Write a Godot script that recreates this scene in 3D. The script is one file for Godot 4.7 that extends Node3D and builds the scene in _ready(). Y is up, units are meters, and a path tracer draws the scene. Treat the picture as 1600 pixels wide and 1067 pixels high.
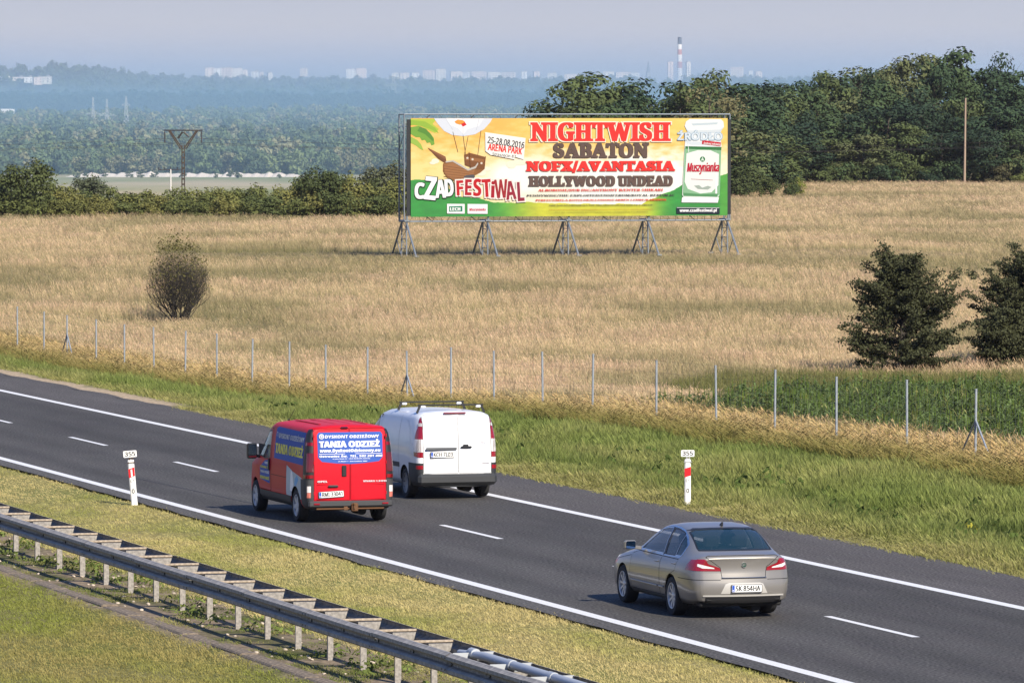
extends Node3D
# A motorway seen from an overpass: the road lies along -z, x counts metres to the right of the camera, y up.

const EYE := Vector3(0, 8.395, 0)
const YAW := 0.285      # the camera looks this far to the right of the road
const DIP := 0.0367
var rng := RandomNumberGenerator.new()
var noise := FastNoiseLite.new()
var names := {}
var mats := {}


class Geo:
	var v := PackedVector3Array()
	var n := PackedVector3Array()
	var c := PackedColorArray()
	var uv := PackedVector2Array()
	var col := Color.WHITE
	var use_uv := false

	func tri(p: Vector3, q: Vector3, r: Vector3, np: Vector3, nq: Vector3, nr: Vector3) -> void:
		v.push_back(p)
		n.push_back(np)
		if (q - p).cross(r - p).dot(np + nq + nr) > 0.0:
			v.push_back(r); v.push_back(q)
			n.push_back(nr); n.push_back(nq)
		else:
			v.push_back(q); v.push_back(r)
			n.push_back(nq); n.push_back(nr)
		c.push_back(col); c.push_back(col); c.push_back(col)

	func flat(p: Vector3, q: Vector3, r: Vector3, out: Vector3) -> void:
		var m := (q - p).cross(r - p).normalized()
		if m.dot(out) < 0.0:
			m = -m
		tri(p, q, r, m, m, m)

	func quad(p: Vector3, q: Vector3, r: Vector3, s: Vector3, out: Vector3) -> void:
		flat(p, q, r, out)
		flat(p, r, s, out)

	# a box with chamfered edges; t places it, size is full
	func box(t: Transform3D, size: Vector3, ch := 0.0) -> void:
		var h := size * 0.5
		var P := func(a: int, sx: float, sy: float, sz: float) -> Vector3:
			var k := Vector3(h.x - (0.0 if a == 0 else ch), h.y - (0.0 if a == 1 else ch), h.z - (0.0 if a == 2 else ch))
			return t * Vector3(sx * k.x, sy * k.y, sz * k.z)
		var mid := t.origin
		for s in [-1.0, 1.0]:
			quad(P.call(0, s, -1, -1), P.call(0, s, 1, -1), P.call(0, s, 1, 1), P.call(0, s, -1, 1), t.basis.x * s)
			quad(P.call(1, -1, s, -1), P.call(1, 1, s, -1), P.call(1, 1, s, 1), P.call(1, -1, s, 1), t.basis.y * s)
			quad(P.call(2, -1, -1, s), P.call(2, 1, -1, s), P.call(2, 1, 1, s), P.call(2, -1, 1, s), t.basis.z * s)
		if ch > 0.0:
			for a in [-1.0, 1.0]:
				for b in [-1.0, 1.0]:
					quad(P.call(0, a, b, -1), P.call(0, a, b, 1), P.call(1, a, b, 1), P.call(1, a, b, -1), t.basis.x * a + t.basis.y * b)
					quad(P.call(1, -1, a, b), P.call(1, 1, a, b), P.call(2, 1, a, b), P.call(2, -1, a, b), t.basis.y * a + t.basis.z * b)
					quad(P.call(0, a, -1, b), P.call(0, a, 1, b), P.call(2, a, 1, b), P.call(2, a, -1, b), t.basis.x * a + t.basis.z * b)
					for e in [-1.0, 1.0]:
						flat(P.call(0, a, b, e), P.call(1, a, b, e), P.call(2, a, b, e), t.basis.x * a + t.basis.y * b + t.basis.z * e)

	func block(centre: Vector3, size: Vector3, ch := 0.0) -> void:
		box(Transform3D(Basis(), centre), size, ch)

	# a bar of rectangular section from p to q
	func bar(p: Vector3, q: Vector3, w: float, d: float, ch := 0.0) -> void:
		var y := (q - p).normalized()
		var x := y.cross(Vector3.BACK if absf(y.z) < 0.9 else Vector3.UP).normalized()
		box(Transform3D(Basis(x, y, x.cross(y)), (p + q) * 0.5), Vector3(w, p.distance_to(q), d), ch)

	func tube(p: Vector3, q: Vector3, r0: float, r1: float, seg := 6, caps := true) -> void:
		var y := (q - p).normalized()
		var x := y.cross(Vector3.BACK if absf(y.z) < 0.9 else Vector3.UP).normalized()
		var z := x.cross(y)
		for i in seg:
			var a := TAU * i / seg
			var b := TAU * (i + 1) / seg
			var da := x * cos(a) + z * sin(a)
			var db := x * cos(b) + z * sin(b)
			tri(p + da * r0, p + db * r0, q + db * r1, da, db, db)
			if r1 > 0.0:
				tri(p + da * r0, q + db * r1, q + da * r1, da, db, da)
			if caps:
				flat(q, q + da * r1, q + db * r1, y)
				flat(p, p + da * r0, p + db * r0, -y)

	# a profile of (radius, height along t's y) turned about t's y axis
	func lathe(t: Transform3D, prof: Array, seg := 24, smooth := true) -> void:
		for k in prof.size() - 1:
			var a: Vector2 = prof[k]
			var b: Vector2 = prof[k + 1]
			if a.distance_to(b) < 1e-5:
				continue
			var d := (b - a).normalized()
			var nn := Vector2(d.y, -d.x)
			for i in seg:
				var u := TAU * i / seg
				var w := TAU * (i + 1) / seg
				var cu := Vector3(cos(u), 0, sin(u))
				var cw := Vector3(cos(w), 0, sin(w))
				var nu := (t.basis * (cu * nn.x + Vector3.UP * nn.y)).normalized()
				var nw := (t.basis * (cw * nn.x + Vector3.UP * nn.y)).normalized()
				var p := t * (cu * a.x + Vector3.UP * a.y)
				var q := t * (cw * a.x + Vector3.UP * a.y)
				var r := t * (cw * b.x + Vector3.UP * b.y)
				var s := t * (cu * b.x + Vector3.UP * b.y)
				if a.x > 1e-5:
					tri(p, q, r, nu, nw, nw)
				if b.x > 1e-5:
					tri(p, r, s, nu, nw, nu)

	# a flat polygon in t's xy plane, facing t's z
	func poly(t: Transform3D, pts: PackedVector2Array) -> void:
		var idx := Geometry2D.triangulate_polygon(pts)
		for k in range(0, idx.size(), 3):
			var a := pts[idx[k]]
			var b := pts[idx[k + 1]]
			var d := pts[idx[k + 2]]
			flat(t * Vector3(a.x, a.y, 0), t * Vector3(b.x, b.y, 0), t * Vector3(d.x, d.y, 0), t.basis.z)

	# the same with a thickness behind it
	func slab(t: Transform3D, pts: PackedVector2Array, depth: float) -> void:
		poly(t, pts)
		var back := Transform3D(Basis(-t.basis.x, t.basis.y, -t.basis.z), t.origin - t.basis.z * depth)
		var mirrored := PackedVector2Array()
		for p in pts:
			mirrored.push_back(Vector2(-p.x, p.y))
		poly(back, mirrored)
		var sgn := -1.0 if Geometry2D.is_polygon_clockwise(pts) else 1.0
		for k in pts.size():
			var a := pts[k]
			var b := pts[(k + 1) % pts.size()]
			var out := t.basis * Vector3((b - a).y, -(b - a).x, 0) * sgn
			quad(t * Vector3(a.x, a.y, 0), t * Vector3(b.x, b.y, 0), t * Vector3(b.x, b.y, -depth), t * Vector3(a.x, a.y, -depth), out)

	func add(o: Geo, t := Transform3D()) -> void:
		for k in o.v.size():
			v.push_back(t * o.v[k])
			n.push_back((t.basis * o.n[k]).normalized())
			c.push_back(o.c[k])

	func mesh() -> ArrayMesh:
		var m := ArrayMesh.new()
		if v.is_empty():
			return m
		var a := []
		a.resize(Mesh.ARRAY_MAX)
		a[Mesh.ARRAY_VERTEX] = v
		a[Mesh.ARRAY_NORMAL] = n
		a[Mesh.ARRAY_COLOR] = c
		if use_uv:
			a[Mesh.ARRAY_TEX_UV] = uv
		m.add_surface_from_arrays(Mesh.PRIMITIVE_TRIANGLES, a)
		return m


# ---------- materials ----------
func L(r: float, g: float, b: float) -> Color:
	return Color(r, g, b)


func mat(key: String, lin: Color, rough := 0.6, metal := 0.0, coat := 0.0) -> StandardMaterial3D:
	if mats.has(key):
		return mats[key]
	var m := StandardMaterial3D.new()
	m.resource_name = key
	m.albedo_color = lin.linear_to_srgb()
	m.roughness = rough
	m.metallic = metal
	if coat > 0.0:
		m.clearcoat_enabled = true
		m.clearcoat = coat
		m.clearcoat_roughness = 0.06
	mats[key] = m
	return m


func vmat(key: String, rough := 0.8, through := 0.0) -> StandardMaterial3D:
	if mats.has(key):
		return mats[key]
	var m := StandardMaterial3D.new()
	m.resource_name = key
	m.vertex_color_use_as_albedo = true
	m.roughness = rough
	m.metallic_specular = 0.25
	if through > 0.0:
		m.backlight_enabled = true
		m.backlight = Color(through, through, through)
	mats[key] = m
	return m


func grain(seed_: int, freq: float, lo: float, hi: float, size := 512, octaves := 4) -> NoiseTexture2D:
	var t := NoiseTexture2D.new()
	var f := FastNoiseLite.new()
	f.seed = seed_
	f.frequency = freq
	f.fractal_octaves = octaves
	t.noise = f
	t.width = size
	t.height = size
	t.seamless = true
	var r := Gradient.new()
	r.set_color(0, Color(lo, lo, lo))
	r.set_color(1, Color(hi, hi, hi))
	t.color_ramp = r
	return t


func grained(m: StandardMaterial3D, t: Texture2D, per_metre: float) -> StandardMaterial3D:
	m.albedo_texture = t
	m.uv1_triplanar = true
	m.uv1_world_triplanar = true
	m.uv1_scale = Vector3.ONE * per_metre
	return m


# ---------- things and parts ----------
func numbered(called: String) -> String:
	if not names.has(called):
		names[called] = 0
		return called
	names[called] += 1
	return "%s_%03d" % [called, names[called]]


func tag(o: Node, label := "", category := "", group := "", kind := "") -> Node:
	if label: o.set_meta("label", label)
	if category: o.set_meta("category", category)
	if group: o.set_meta("group", group)
	if kind: o.set_meta("kind", kind)
	return o


func thing(called: String, label: String, category: String, at := Vector3.ZERO, turn := 0.0, group := "") -> Node3D:
	var o := Node3D.new()
	o.name = numbered(called)
	add_child(o)
	o.position = at
	o.rotation.y = turn
	tag(o, label, category, group)
	return o


func part(called: String, g, m: Material, parent: Node = self) -> MeshInstance3D:
	var o := MeshInstance3D.new()
	o.name = numbered(called) if parent == self else called
	o.mesh = g if g is Mesh else g.mesh()
	o.material_override = m
	parent.add_child(o, true)
	return o


func copy_of(o: Node3D, at: Vector3, turn := 0.0, size := 1.0, label := "") -> Node3D:
	var d: Node3D = o.duplicate()
	var base: String = o.get_meta("kind_name") if o.has_meta("kind_name") else String(o.name).rstrip("0123456789").trim_suffix("_")
	d.name = numbered(base)
	add_child(d)
	d.position = at
	d.rotation.y = turn
	d.scale = Vector3.ONE * size
	if label: d.set_meta("label", label)
	return d


# ---------- the lie of the land ----------
func table(x: float, t: PackedVector2Array) -> float:
	if x <= t[0].x:
		return t[0].y
	for k in t.size() - 1:
		if x < t[k + 1].x:
			return lerpf(t[k].y, t[k + 1].y, (x - t[k].x) / (t[k + 1].x - t[k].x))
	return t[t.size() - 1].y


func ahead(x: float, z: float) -> Vector2:   # (metres to the right of the line of sight, metres along it)
	return Vector2(x * cos(YAW) + z * sin(YAW), x * sin(YAW) - z * cos(YAW))


func from_ahead(side: float, far: float) -> Vector2:   # back to (x, z)
	return Vector2(side * cos(YAW) + far * sin(YAW), side * sin(YAW) - far * cos(YAW))


var FIELD := PackedVector2Array([Vector2(100, 0.1), Vector2(138, -0.1), Vector2(164, -0.35), Vector2(185, -0.85), Vector2(195, -1.15), Vector2(215, -1.4), Vector2(250, -1.6), Vector2(300, -1.1), Vector2(350, -0.5), Vector2(2000, -0.4)])
var VALLEY := PackedVector2Array([Vector2(0, 0), Vector2(540, 0), Vector2(1300, -9), Vector2(2000, -13), Vector2(2250, -12.5), Vector2(3000, -8), Vector2(4200, 2.5), Vector2(5200, 10), Vector2(6000, 11), Vector2(6600, 18), Vector2(7400, 27), Vector2(8300, 37), Vector2(8700, 42), Vector2(9300, 57), Vector2(12000, 60)])


func land(x: float, z: float) -> float:
	var a := ahead(x, z)
	var s := -z
	var h := 0.0
	if x < 22.85:
		h = lerpf(-0.05, -0.10, clampf((22.85 - x) / 0.5, 0, 1)) - 0.10 * clampf((22.8 - x) / 8.0, 0, 3)
	elif x < 29.7:
		h = -0.03 - 0.05 * sin((x - 22.8) / 6.9 * PI)
	elif x < 40.3:
		h = -0.08
	else:
		var e := smoothstep(40.3, 50.0, x)
		h = lerpf(-0.02, table(s, FIELD), e) - 0.35 * exp(-pow((x - 45.2) / 1.9, 2)) * smoothstep(190, 120, s)
		h += noise.get_noise_2d(x * 2.2, z * 2.2) * 0.12 * smoothstep(41, 46, x)
	if a.y > 520.0:
		var shift := 480.0 * smoothstep(-12.0, 40.0, a.x) * smoothstep(2600.0, 900.0, a.y)
		h += table(a.y - shift, VALLEY)
		if a.y > 5600.0:
			h += 24.0 * exp(-pow((a.x + 560.0) / 130.0, 2)) * exp(-pow((a.y - 7500.0) / 500.0, 2))
			h += noise.get_noise_2d(x * 0.12, z * 0.03) * 7.0 * smoothstep(5600, 7000, a.y)
	return h


func on_land(x: float, z: float, up := 0.0) -> Vector3:
	return Vector3(x, land(x, z) + up, z)


func in_view(x: float, z: float, margin := 1.12, beside := 0.6) -> bool:
	var a := ahead(x, z)
	return a.y > 5.0 and absf(a.x) < (a.y * 0.0834 + beside) * margin


func scatter(called: String, mesh: Mesh, m: Material, at: Array, tints: Array, label := "", category := "", parent: Node = self) -> MultiMeshInstance3D:
	var mm := MultiMesh.new()
	mm.transform_format = MultiMesh.TRANSFORM_3D
	mm.use_colors = true
	mm.mesh = mesh
	mm.instance_count = at.size()
	for k in at.size():
		mm.set_instance_transform(k, at[k])
		mm.set_instance_color(k, tints[k])
	var o := MultiMeshInstance3D.new()
	o.name = numbered(called) if parent == self else called
	o.multimesh = mm
	o.material_override = m
	parent.add_child(o, true)
	tag(o, label, category, "", "stuff")
	return o


# ---------- lettering ----------
var fonts := {}


# flat letters fitted into a box of w by h whose lower left corner is t's origin; slant leans them, fat thickens the strokes
func write(g: Geo, text: String, face: String, t: Transform3D, w: float, h: float, slant := 0.0, fat := 0.0, fat_y := 0.0) -> void:
	var key := face + "|" + text
	if not fonts.has(key):
		var tm := TextMesh.new()
		var f := SystemFont.new()
		f.font_names = PackedStringArray([face.trim_suffix(" Bold")])
		f.font_weight = 700 if face.ends_with("Bold") else 400
		tm.font = f
		tm.font_size = 48
		tm.pixel_size = 0.02
		tm.depth = 0.0
		tm.curve_step = 2.0
		tm.text = text
		tm.horizontal_alignment = HORIZONTAL_ALIGNMENT_LEFT
		var a := tm.get_mesh_arrays()
		var pts := PackedVector2Array()
		var vs: PackedVector3Array = a[Mesh.ARRAY_VERTEX]
		var ns: PackedVector3Array = a[Mesh.ARRAY_NORMAL]
		var ix = a[Mesh.ARRAY_INDEX]
		if ix == null:
			ix = range(vs.size())
		for k in range(0, ix.size(), 3):
			if ns[ix[k]].z > 0.5:
				for j in 3:
					pts.push_back(Vector2(vs[ix[k + j]].x, vs[ix[k + j]].y))
		var lo := Vector2(1e9, 1e9)
		var hi := -lo
		for p in pts:
			lo = lo.min(p)
			hi = hi.max(p)
		for k in pts.size():
			pts[k] = (pts[k] - lo) / (hi - lo)
		fonts[key] = pts
	var P: PackedVector2Array = fonts[key]
	var shifts := [Vector2.ZERO] if fat == 0.0 and fat_y == 0.0 else [Vector2(-fat, -fat_y), Vector2(fat, -fat_y), Vector2(-fat, fat_y), Vector2(fat, fat_y), Vector2.ZERO]
	var lift := 0.0
	for sh in shifts:
		for k in range(0, P.size(), 3):
			var q := []
			for j in 3:
				var p := P[k + j]
				q.push_back(t * Vector3(p.x * w + p.y * h * slant + sh.x, p.y * h + sh.y, lift))
			g.tri(q[0], q[1], q[2], t.basis.z, t.basis.z, t.basis.z)
		lift += 0.0002


func V2(a: Array) -> PackedVector2Array:
	var r := PackedVector2Array()
	for k in range(0, a.size(), 2):
		r.push_back(Vector2(a[k], a[k + 1]))
	return r


func disc(x: float, y: float, rx: float, ry: float, seg := 20, from := 0.0, to := TAU) -> PackedVector2Array:
	var r := PackedVector2Array()
	for k in seg:
		var a := lerpf(from, to, float(k) / (seg if to - from > TAU - 0.01 else seg - 1))
		r.push_back(Vector2(x + rx * cos(a), y + ry * sin(a)))
	return r


func rect(x0: float, y0: float, x1: float, y1: float, r := 0.0) -> PackedVector2Array:
	if r <= 0.0:
		return V2([x0, y0, x1, y0, x1, y1, x0, y1])
	var out := PackedVector2Array()
	for c in [[x1 - r, y1 - r, 0.0], [x0 + r, y1 - r, PI / 2], [x0 + r, y0 + r, PI], [x1 - r, y0 + r, PI * 1.5]]:
		for k in 5:
			var a: float = c[2] + PI / 2 * k / 4
			out.push_back(Vector2(c[0] + r * cos(a), c[1] + r * sin(a)))
	return out


# ---------- vehicle bodies ----------
# A body is a loft of half outlines along z (rear = +z). Doors, windows, lamps and bumpers are cut out of its skin.
class Hull:
	var t: Array = []      # of PackedVector3Array: three corners, three normals

	func fits(q: PackedVector3Array, axis: String) -> bool:
		var m := (q[0] + q[1] + q[2]) / 3.0
		var k := (q[3] + q[4] + q[5]) / 3.0
		match axis:
			"L": return m.x < -0.3 and k.x < -0.33
			"R": return m.x > 0.3 and k.x > 0.33
			"B": return k.z > 0.3
			"F": return k.z < -0.25
			"U": return k.z > 0.12 and k.y > 0.1
		return k.y > 0.3

	func plane(p: Vector3, axis: String) -> Vector2:
		match axis:
			"L", "R": return Vector2(p.z, p.y)
			"B", "F", "U": return Vector2(p.x, p.y)
		return Vector2(p.x, p.z)

	func lift(q: PackedVector3Array, f: PackedVector2Array, p: Vector2) -> PackedVector3Array:
		var a := f[1] - f[0]
		var b := f[2] - f[0]
		var d := p - f[0]
		var den := a.cross(b)
		var u := d.cross(b) / den
		var w := a.cross(d) / den
		return PackedVector3Array([q[0] * (1 - u - w) + q[1] * u + q[2] * w, (q[3] * (1 - u - w) + q[4] * u + q[5] * w).normalized()])

	func lay(out: Array, q: PackedVector3Array, f: PackedVector2Array, pts: PackedVector2Array) -> void:
		var ix := Geometry2D.triangulate_polygon(pts)
		for k in range(0, ix.size(), 3):
			var A := lift(q, f, pts[ix[k]])
			var B := lift(q, f, pts[ix[k + 1]])
			var C := lift(q, f, pts[ix[k + 2]])
			out.push_back(PackedVector3Array([A[0], B[0], C[0], A[1], B[1], C[1]]))

	func split(q: PackedVector3Array, poly: PackedVector2Array, axis: String, inside: Array, outside: Array, deep := 0) -> void:
		var f := PackedVector2Array([plane(q[0], axis), plane(q[1], axis), plane(q[2], axis)])
		if absf((f[1] - f[0]).cross(f[2] - f[0])) < 1e-9:
			outside.push_back(q)
			return
		var i := Geometry2D.intersect_polygons(f, poly)
		if i.is_empty():
			outside.push_back(q)
			return
		var o := Geometry2D.clip_polygons(f, poly)
		for p in o:
			if Geometry2D.is_polygon_clockwise(p) and o.size() > 1:
				if deep > 5:
					outside.push_back(q)
					return
				var m := [[0, 3, 5], [3, 1, 4], [5, 4, 2], [3, 4, 5]]
				var P := [q[0], q[1], q[2], (q[0] + q[1]) / 2, (q[1] + q[2]) / 2, (q[2] + q[0]) / 2]
				var N := [q[3], q[4], q[5], ((q[3] + q[4]) / 2).normalized(), ((q[4] + q[5]) / 2).normalized(), ((q[5] + q[3]) / 2).normalized()]
				for w in m:
					split(PackedVector3Array([P[w[0]], P[w[1]], P[w[2]], N[w[0]], N[w[1]], N[w[2]]]), poly, axis, inside, outside, deep + 1)
				return
		for p in i:
			lay(inside, q, f, p)
		for p in o:
			lay(outside, q, f, p)

	# takes the piece inside poly out of this skin
	func cut(poly: PackedVector2Array, axis: String, least := Vector3(-99, -99, -99)) -> Hull:
		var s := Hull.new()
		var rest := []
		var lo := Vector2(1e9, 1e9)
		var hi := -lo
		for p in poly:
			lo = lo.min(p)
			hi = hi.max(p)
		for q in t:
			var a := plane(q[0], axis)
			var b := plane(q[1], axis)
			var c := plane(q[2], axis)
			var mn := a.min(b).min(c)
			var mx := a.max(b).max(c)
			var mid: Vector3 = (q[0] + q[1] + q[2]) / 3.0
			if mn.x > hi.x or mn.y > hi.y or mx.x < lo.x or mx.y < lo.y or not fits(q, axis) or mid.x < least.x or mid.y < least.y or mid.z < least.z:
				rest.push_back(q)
			else:
				split(q, poly, axis, s.t, rest)
		t = rest
		return s

	# a copy of the piece inside poly; the skin keeps it
	func copy(poly: PackedVector2Array, axis: String) -> Hull:
		var s := Hull.new()
		s.t = t.duplicate()
		return s.cut(poly, axis)

	func join(o: Hull) -> Hull:
		t.append_array(o.t)
		return self

	func into(g: Geo, off := 0.0) -> Geo:
		for q in t:
			g.tri(q[0] + q[3] * off, q[1] + q[4] * off, q[2] + q[5] * off, q[3], q[4], q[5])
		return g

	func geo(off := 0.0) -> Geo:
		return into(Geo.new(), off)


# rows: [z, half outline from the underside's middle to the roof's middle]; lean: (y, dz) of the rear, weighted from z0 to z1
func skin_of(rows: Array, lean: PackedVector2Array, z0: float, z1: float, bulge: float) -> Hull:
	var s := Hull.new()
	var P := []
	for r in rows:
		var line := PackedVector3Array()
		var w := smoothstep(z0, z1, r[0])
		for p in r[1]:
			line.push_back(Vector3(p.x, p.y, r[0] + table(p.y, lean) * w))
		P.push_back(line)
	var K := P.size()
	var M: int = P[0].size()
	var N := []
	for i in K:
		var line := PackedVector3Array()
		for j in M:
			var dz: Vector3 = P[mini(i + 1, K - 1)][j] - P[maxi(i - 1, 0)][j]
			var up: Vector3 = P[i][mini(j + 1, M - 1)] - P[i][maxi(j - 1, 0)]
			if j == M - 1 or j == 0:
				up = Vector3(-1, 0, 0) if j else Vector3(1, 0, 0)
				dz.x = 0
			var m := up.cross(dz).normalized()
			line.push_back(m)
		N.push_back(line)
	for i in K - 1:
		for j in M - 1:
			for side in [1.0, -1.0]:
				var f := Vector3(side, 1, 1)
				var a: Vector3 = P[i][j] * f
				var b: Vector3 = P[i + 1][j] * f
				var c: Vector3 = P[i + 1][j + 1] * f
				var d: Vector3 = P[i][j + 1] * f
				s.t.push_back(PackedVector3Array([a, b, c, N[i][j] * f, N[i + 1][j] * f, N[i + 1][j + 1] * f]))
				s.t.push_back(PackedVector3Array([a, c, d, N[i][j] * f, N[i + 1][j + 1] * f, N[i][j + 1] * f]))
	for e in [[K - 1, 1.0, bulge], [0, -1.0, 0.0]]:
		var line: PackedVector3Array = P[e[0]]
		var grid := []
		var gn := []
		var X := [0.0, 0.15, 0.3, 0.45, 0.6, 0.72, 0.83, 0.92, 0.97, 1.0]
		for j in M:
			var row := PackedVector3Array()
			var nr := PackedVector3Array()
			for x in X:
				row.push_back(line[j] * Vector3(x, 1, 1) + Vector3(0, 0, e[2] * (1.0 - x * x)))
				var slope: float = 2.0 * e[2] * x / maxf(line[j].x, 0.3)
				var a := line[maxi(j - 1, 0)]
				var b := line[mini(j + 1, M - 1)]
				var tilt: float = -(b.z - a.z) / maxf(b.y - a.y, 0.02) if e[1] > 0 else 0.0
				var m := Vector3(slope, clampf(tilt, -0.5, 0.9), e[1])
				m = m.normalized().lerp(N[e[0]][j], 0.55 * smoothstep(0.9, 1.0, x))
				nr.push_back(m.normalized())
			grid.push_back(row)
			gn.push_back(nr)
		for j in M - 1:
			for k in X.size() - 1:
				for side in [1.0, -1.0]:
					var f := Vector3(side, 1, 1)
					s.t.push_back(PackedVector3Array([grid[j][k] * f, grid[j][k + 1] * f, grid[j + 1][k + 1] * f, gn[j][k] * f, gn[j][k + 1] * f, gn[j + 1][k + 1] * f]))
					s.t.push_back(PackedVector3Array([grid[j][k] * f, grid[j + 1][k + 1] * f, grid[j + 1][k] * f, gn[j][k] * f, gn[j + 1][k + 1] * f, gn[j + 1][k] * f]))
	return s


func wheel(parent: Node3D, x: float, y: float, z: float, r: float, width: float, rim: Material, spokes: int, spoke_w: float, face: float) -> void:
	var side := signf(x)
	var t := Transform3D(Basis(Vector3(0, 0, 1), Vector3(side, 0, 0), Vector3(0, 1, 0)), Vector3(x, y, z))
	var g := Geo.new()
	var h := width * 0.5
	g.lathe(t, [Vector2(r * 0.62, -h), Vector2(r * 0.93, -h), Vector2(r * 0.99, -h * 0.8), Vector2(r, -h * 0.5), Vector2(r, -h * 0.02), Vector2(r * 0.985, 0.0), Vector2(r, h * 0.02), Vector2(r, h * 0.5), Vector2(r * 0.985, h * 0.8), Vector2(r * 0.94, h), Vector2(r * 0.72, h * 1.02), Vector2(r * 0.68, h * 0.9)], 36)
	var w := part("wheel", g, mat("tyre rubber", L(0.018, 0.018, 0.019), 0.85), parent)
	var d := Geo.new()
	d.lathe(t, [Vector2(r * 0.69, h * 0.9), Vector2(r * 0.67, h * 0.98), Vector2(r * 0.63, h * 0.95), Vector2(r * 0.61, h * 0.5), Vector2(r * 0.55, -h * 0.4)], 36)
	d.lathe(t, [Vector2(0.0, h * face), Vector2(r * 0.09, h * face), Vector2(r * 0.16, h * (face - 0.08)), Vector2(r * 0.17, h * 0.3)], 20)
	for k in spokes:
		var a := TAU * k / spokes + 0.2
		var dir := Vector3(cos(a), 0, sin(a))
		var tan := Vector3(-sin(a), 0, cos(a))
		var y0 := h * (face - 0.1)
		var y1 := h * 0.84
		var p := [dir * r * 0.12 - tan * spoke_w * 0.5, dir * r * 0.12 + tan * spoke_w * 0.5, dir * r * 0.645 + tan * spoke_w * 0.75, dir * r * 0.645 - tan * spoke_w * 0.75]
		for j in 4:
			p[j] = t * (p[j] + Vector3.UP * (y0 if j < 2 else y1))
		d.quad(p[0], p[1], p[2], p[3], t.basis.y)
		var down := t.basis.y * -h * 0.35
		d.quad(p[1], p[2], p[2] + down, p[1] + down, t.basis * tan)
		d.quad(p[0], p[3], p[3] + down, p[0] + down, t.basis * -tan)
	part("rim", d, rim, w)
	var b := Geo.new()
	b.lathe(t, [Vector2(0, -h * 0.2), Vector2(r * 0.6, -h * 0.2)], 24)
	part("brake_disc", b, mat("dark disc metal", L(0.03, 0.03, 0.032), 0.6, 0.5), w)  # dark metal disc behind the spokes


func arches(s: Hull, zs: Array, y: float, r: float, parent: Node3D) -> void:
	var liner := Geo.new()
	for z in zs:
		var hole := PackedVector2Array()
		for k in 17:
			var a := PI * k / 16.0
			hole.push_back(Vector2(z + r * cos(a), y + r * sin(a)))
		hole.push_back(Vector2(z - r, y - 0.4))
		hole.push_back(Vector2(z + r, y - 0.4))
		s.cut(hole, "L")
		s.cut(hole, "R")
		for side in [-1.0, 1.0]:
			for k in 16:
				var a := PI * k / 16.0
				var b := PI * (k + 1) / 16.0
				var p := Vector3(side * 0.5, y + r * sin(a), z + r * cos(a))
				var q := Vector3(side * 0.5, y + r * sin(b), z + r * cos(b))
				var o := Vector3(side * 0.385, 0, 0)
				liner.quad(p, q, q + o, p + o, Vector3(0, y, z) - Vector3(0, p.y, p.z))
			liner.quad(Vector3(side * 0.5, y - 0.05, z - r), Vector3(side * 0.5, y - 0.05, z + r), Vector3(side * 0.5, y + r, z + r), Vector3(side * 0.5, y + r, z - r), Vector3(side, 0, 0))
	part("wheel_well", liner, mat("wheel well", L(0.012, 0.012, 0.012), 0.9), parent)


func ring(poly: PackedVector2Array, by: float) -> PackedVector2Array:
	var o := Geometry2D.offset_polygon(poly, by)
	return o[0] if o.size() else poly


# a number plate: white plate, blue strip, black characters, facing +z
func plate(parent: Node3D, text: String, at: Vector3, tilt := 0.0, lean := 0.0) -> void:
	var t := Transform3D(Basis(Vector3(0, 0, 1), tilt) * Basis(Vector3(1, 0, 0), lean), at)
	var g := Geo.new()
	var fr := Geo.new()
	fr.slab(t.translated_local(Vector3(0, 0, -0.003)), rect(-0.272, -0.072, 0.272, 0.066, 0.015), 0.012)
	part("plate_frame", fr, mat("plate frame", L(0.04, 0.04, 0.045), 0.5), parent)
	g.slab(t, rect(-0.26, -0.058, 0.26, 0.058, 0.012), 0.008)
	var p := part("number_plate", g, mat("plate white", L(0.78, 0.78, 0.76), 0.4), parent)
	var b := Geo.new()
	b.poly(t.translated_local(Vector3(0, 0, 0.0015)), rect(-0.257, -0.053, -0.213, 0.053))
	part("country_strip", b, mat("plate blue", L(0.01, 0.07, 0.4), 0.4), p)
	var k := Geo.new()
	write(k, text, "Droid Sans", t.translated_local(Vector3(-0.195, -0.04, 0.002)), 0.43, 0.085, 0.0, 0.0035, 0.002)
	part("lettering", k, mat("plate black", L(0.02, 0.02, 0.02), 0.5), p)
	var st := Geo.new()
	write(st, "PL", "Droid Sans Bold", t.translated_local(Vector3(-0.25, -0.045, 0.0025)), 0.03, 0.025)
	part("country_letters", st, mat("plate white", L(0.78, 0.78, 0.76), 0.4), p)


func seat(parent: Node3D, x: float, y: float, z: float, w: float) -> void:
	var g := Geo.new()
	g.block(Vector3(x, y, z - 0.25), Vector3(w, 0.2, 0.5), 0.06)
	g.box(Transform3D(Basis(Vector3.RIGHT, 0.2), Vector3(x, y + 0.34, z + 0.06)), Vector3(w, 0.62, 0.16), 0.06)
	var n := maxi(1, int(w / 0.5))
	for k in n:
		var hx := x + (k - (n - 1) * 0.5) * 0.5
		g.box(Transform3D(Basis(Vector3.RIGHT, 0.12), Vector3(hx, y + 0.76, z + 0.14)), Vector3(0.27, 0.2, 0.1), 0.04)
		g.tube(Vector3(hx, y + 0.6, z + 0.12), Vector3(hx, y + 0.7, z + 0.14), 0.03, 0.03, 6)
	part("seat", g, mat("seat cloth", L(0.03, 0.032, 0.035), 0.9), parent)


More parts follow.
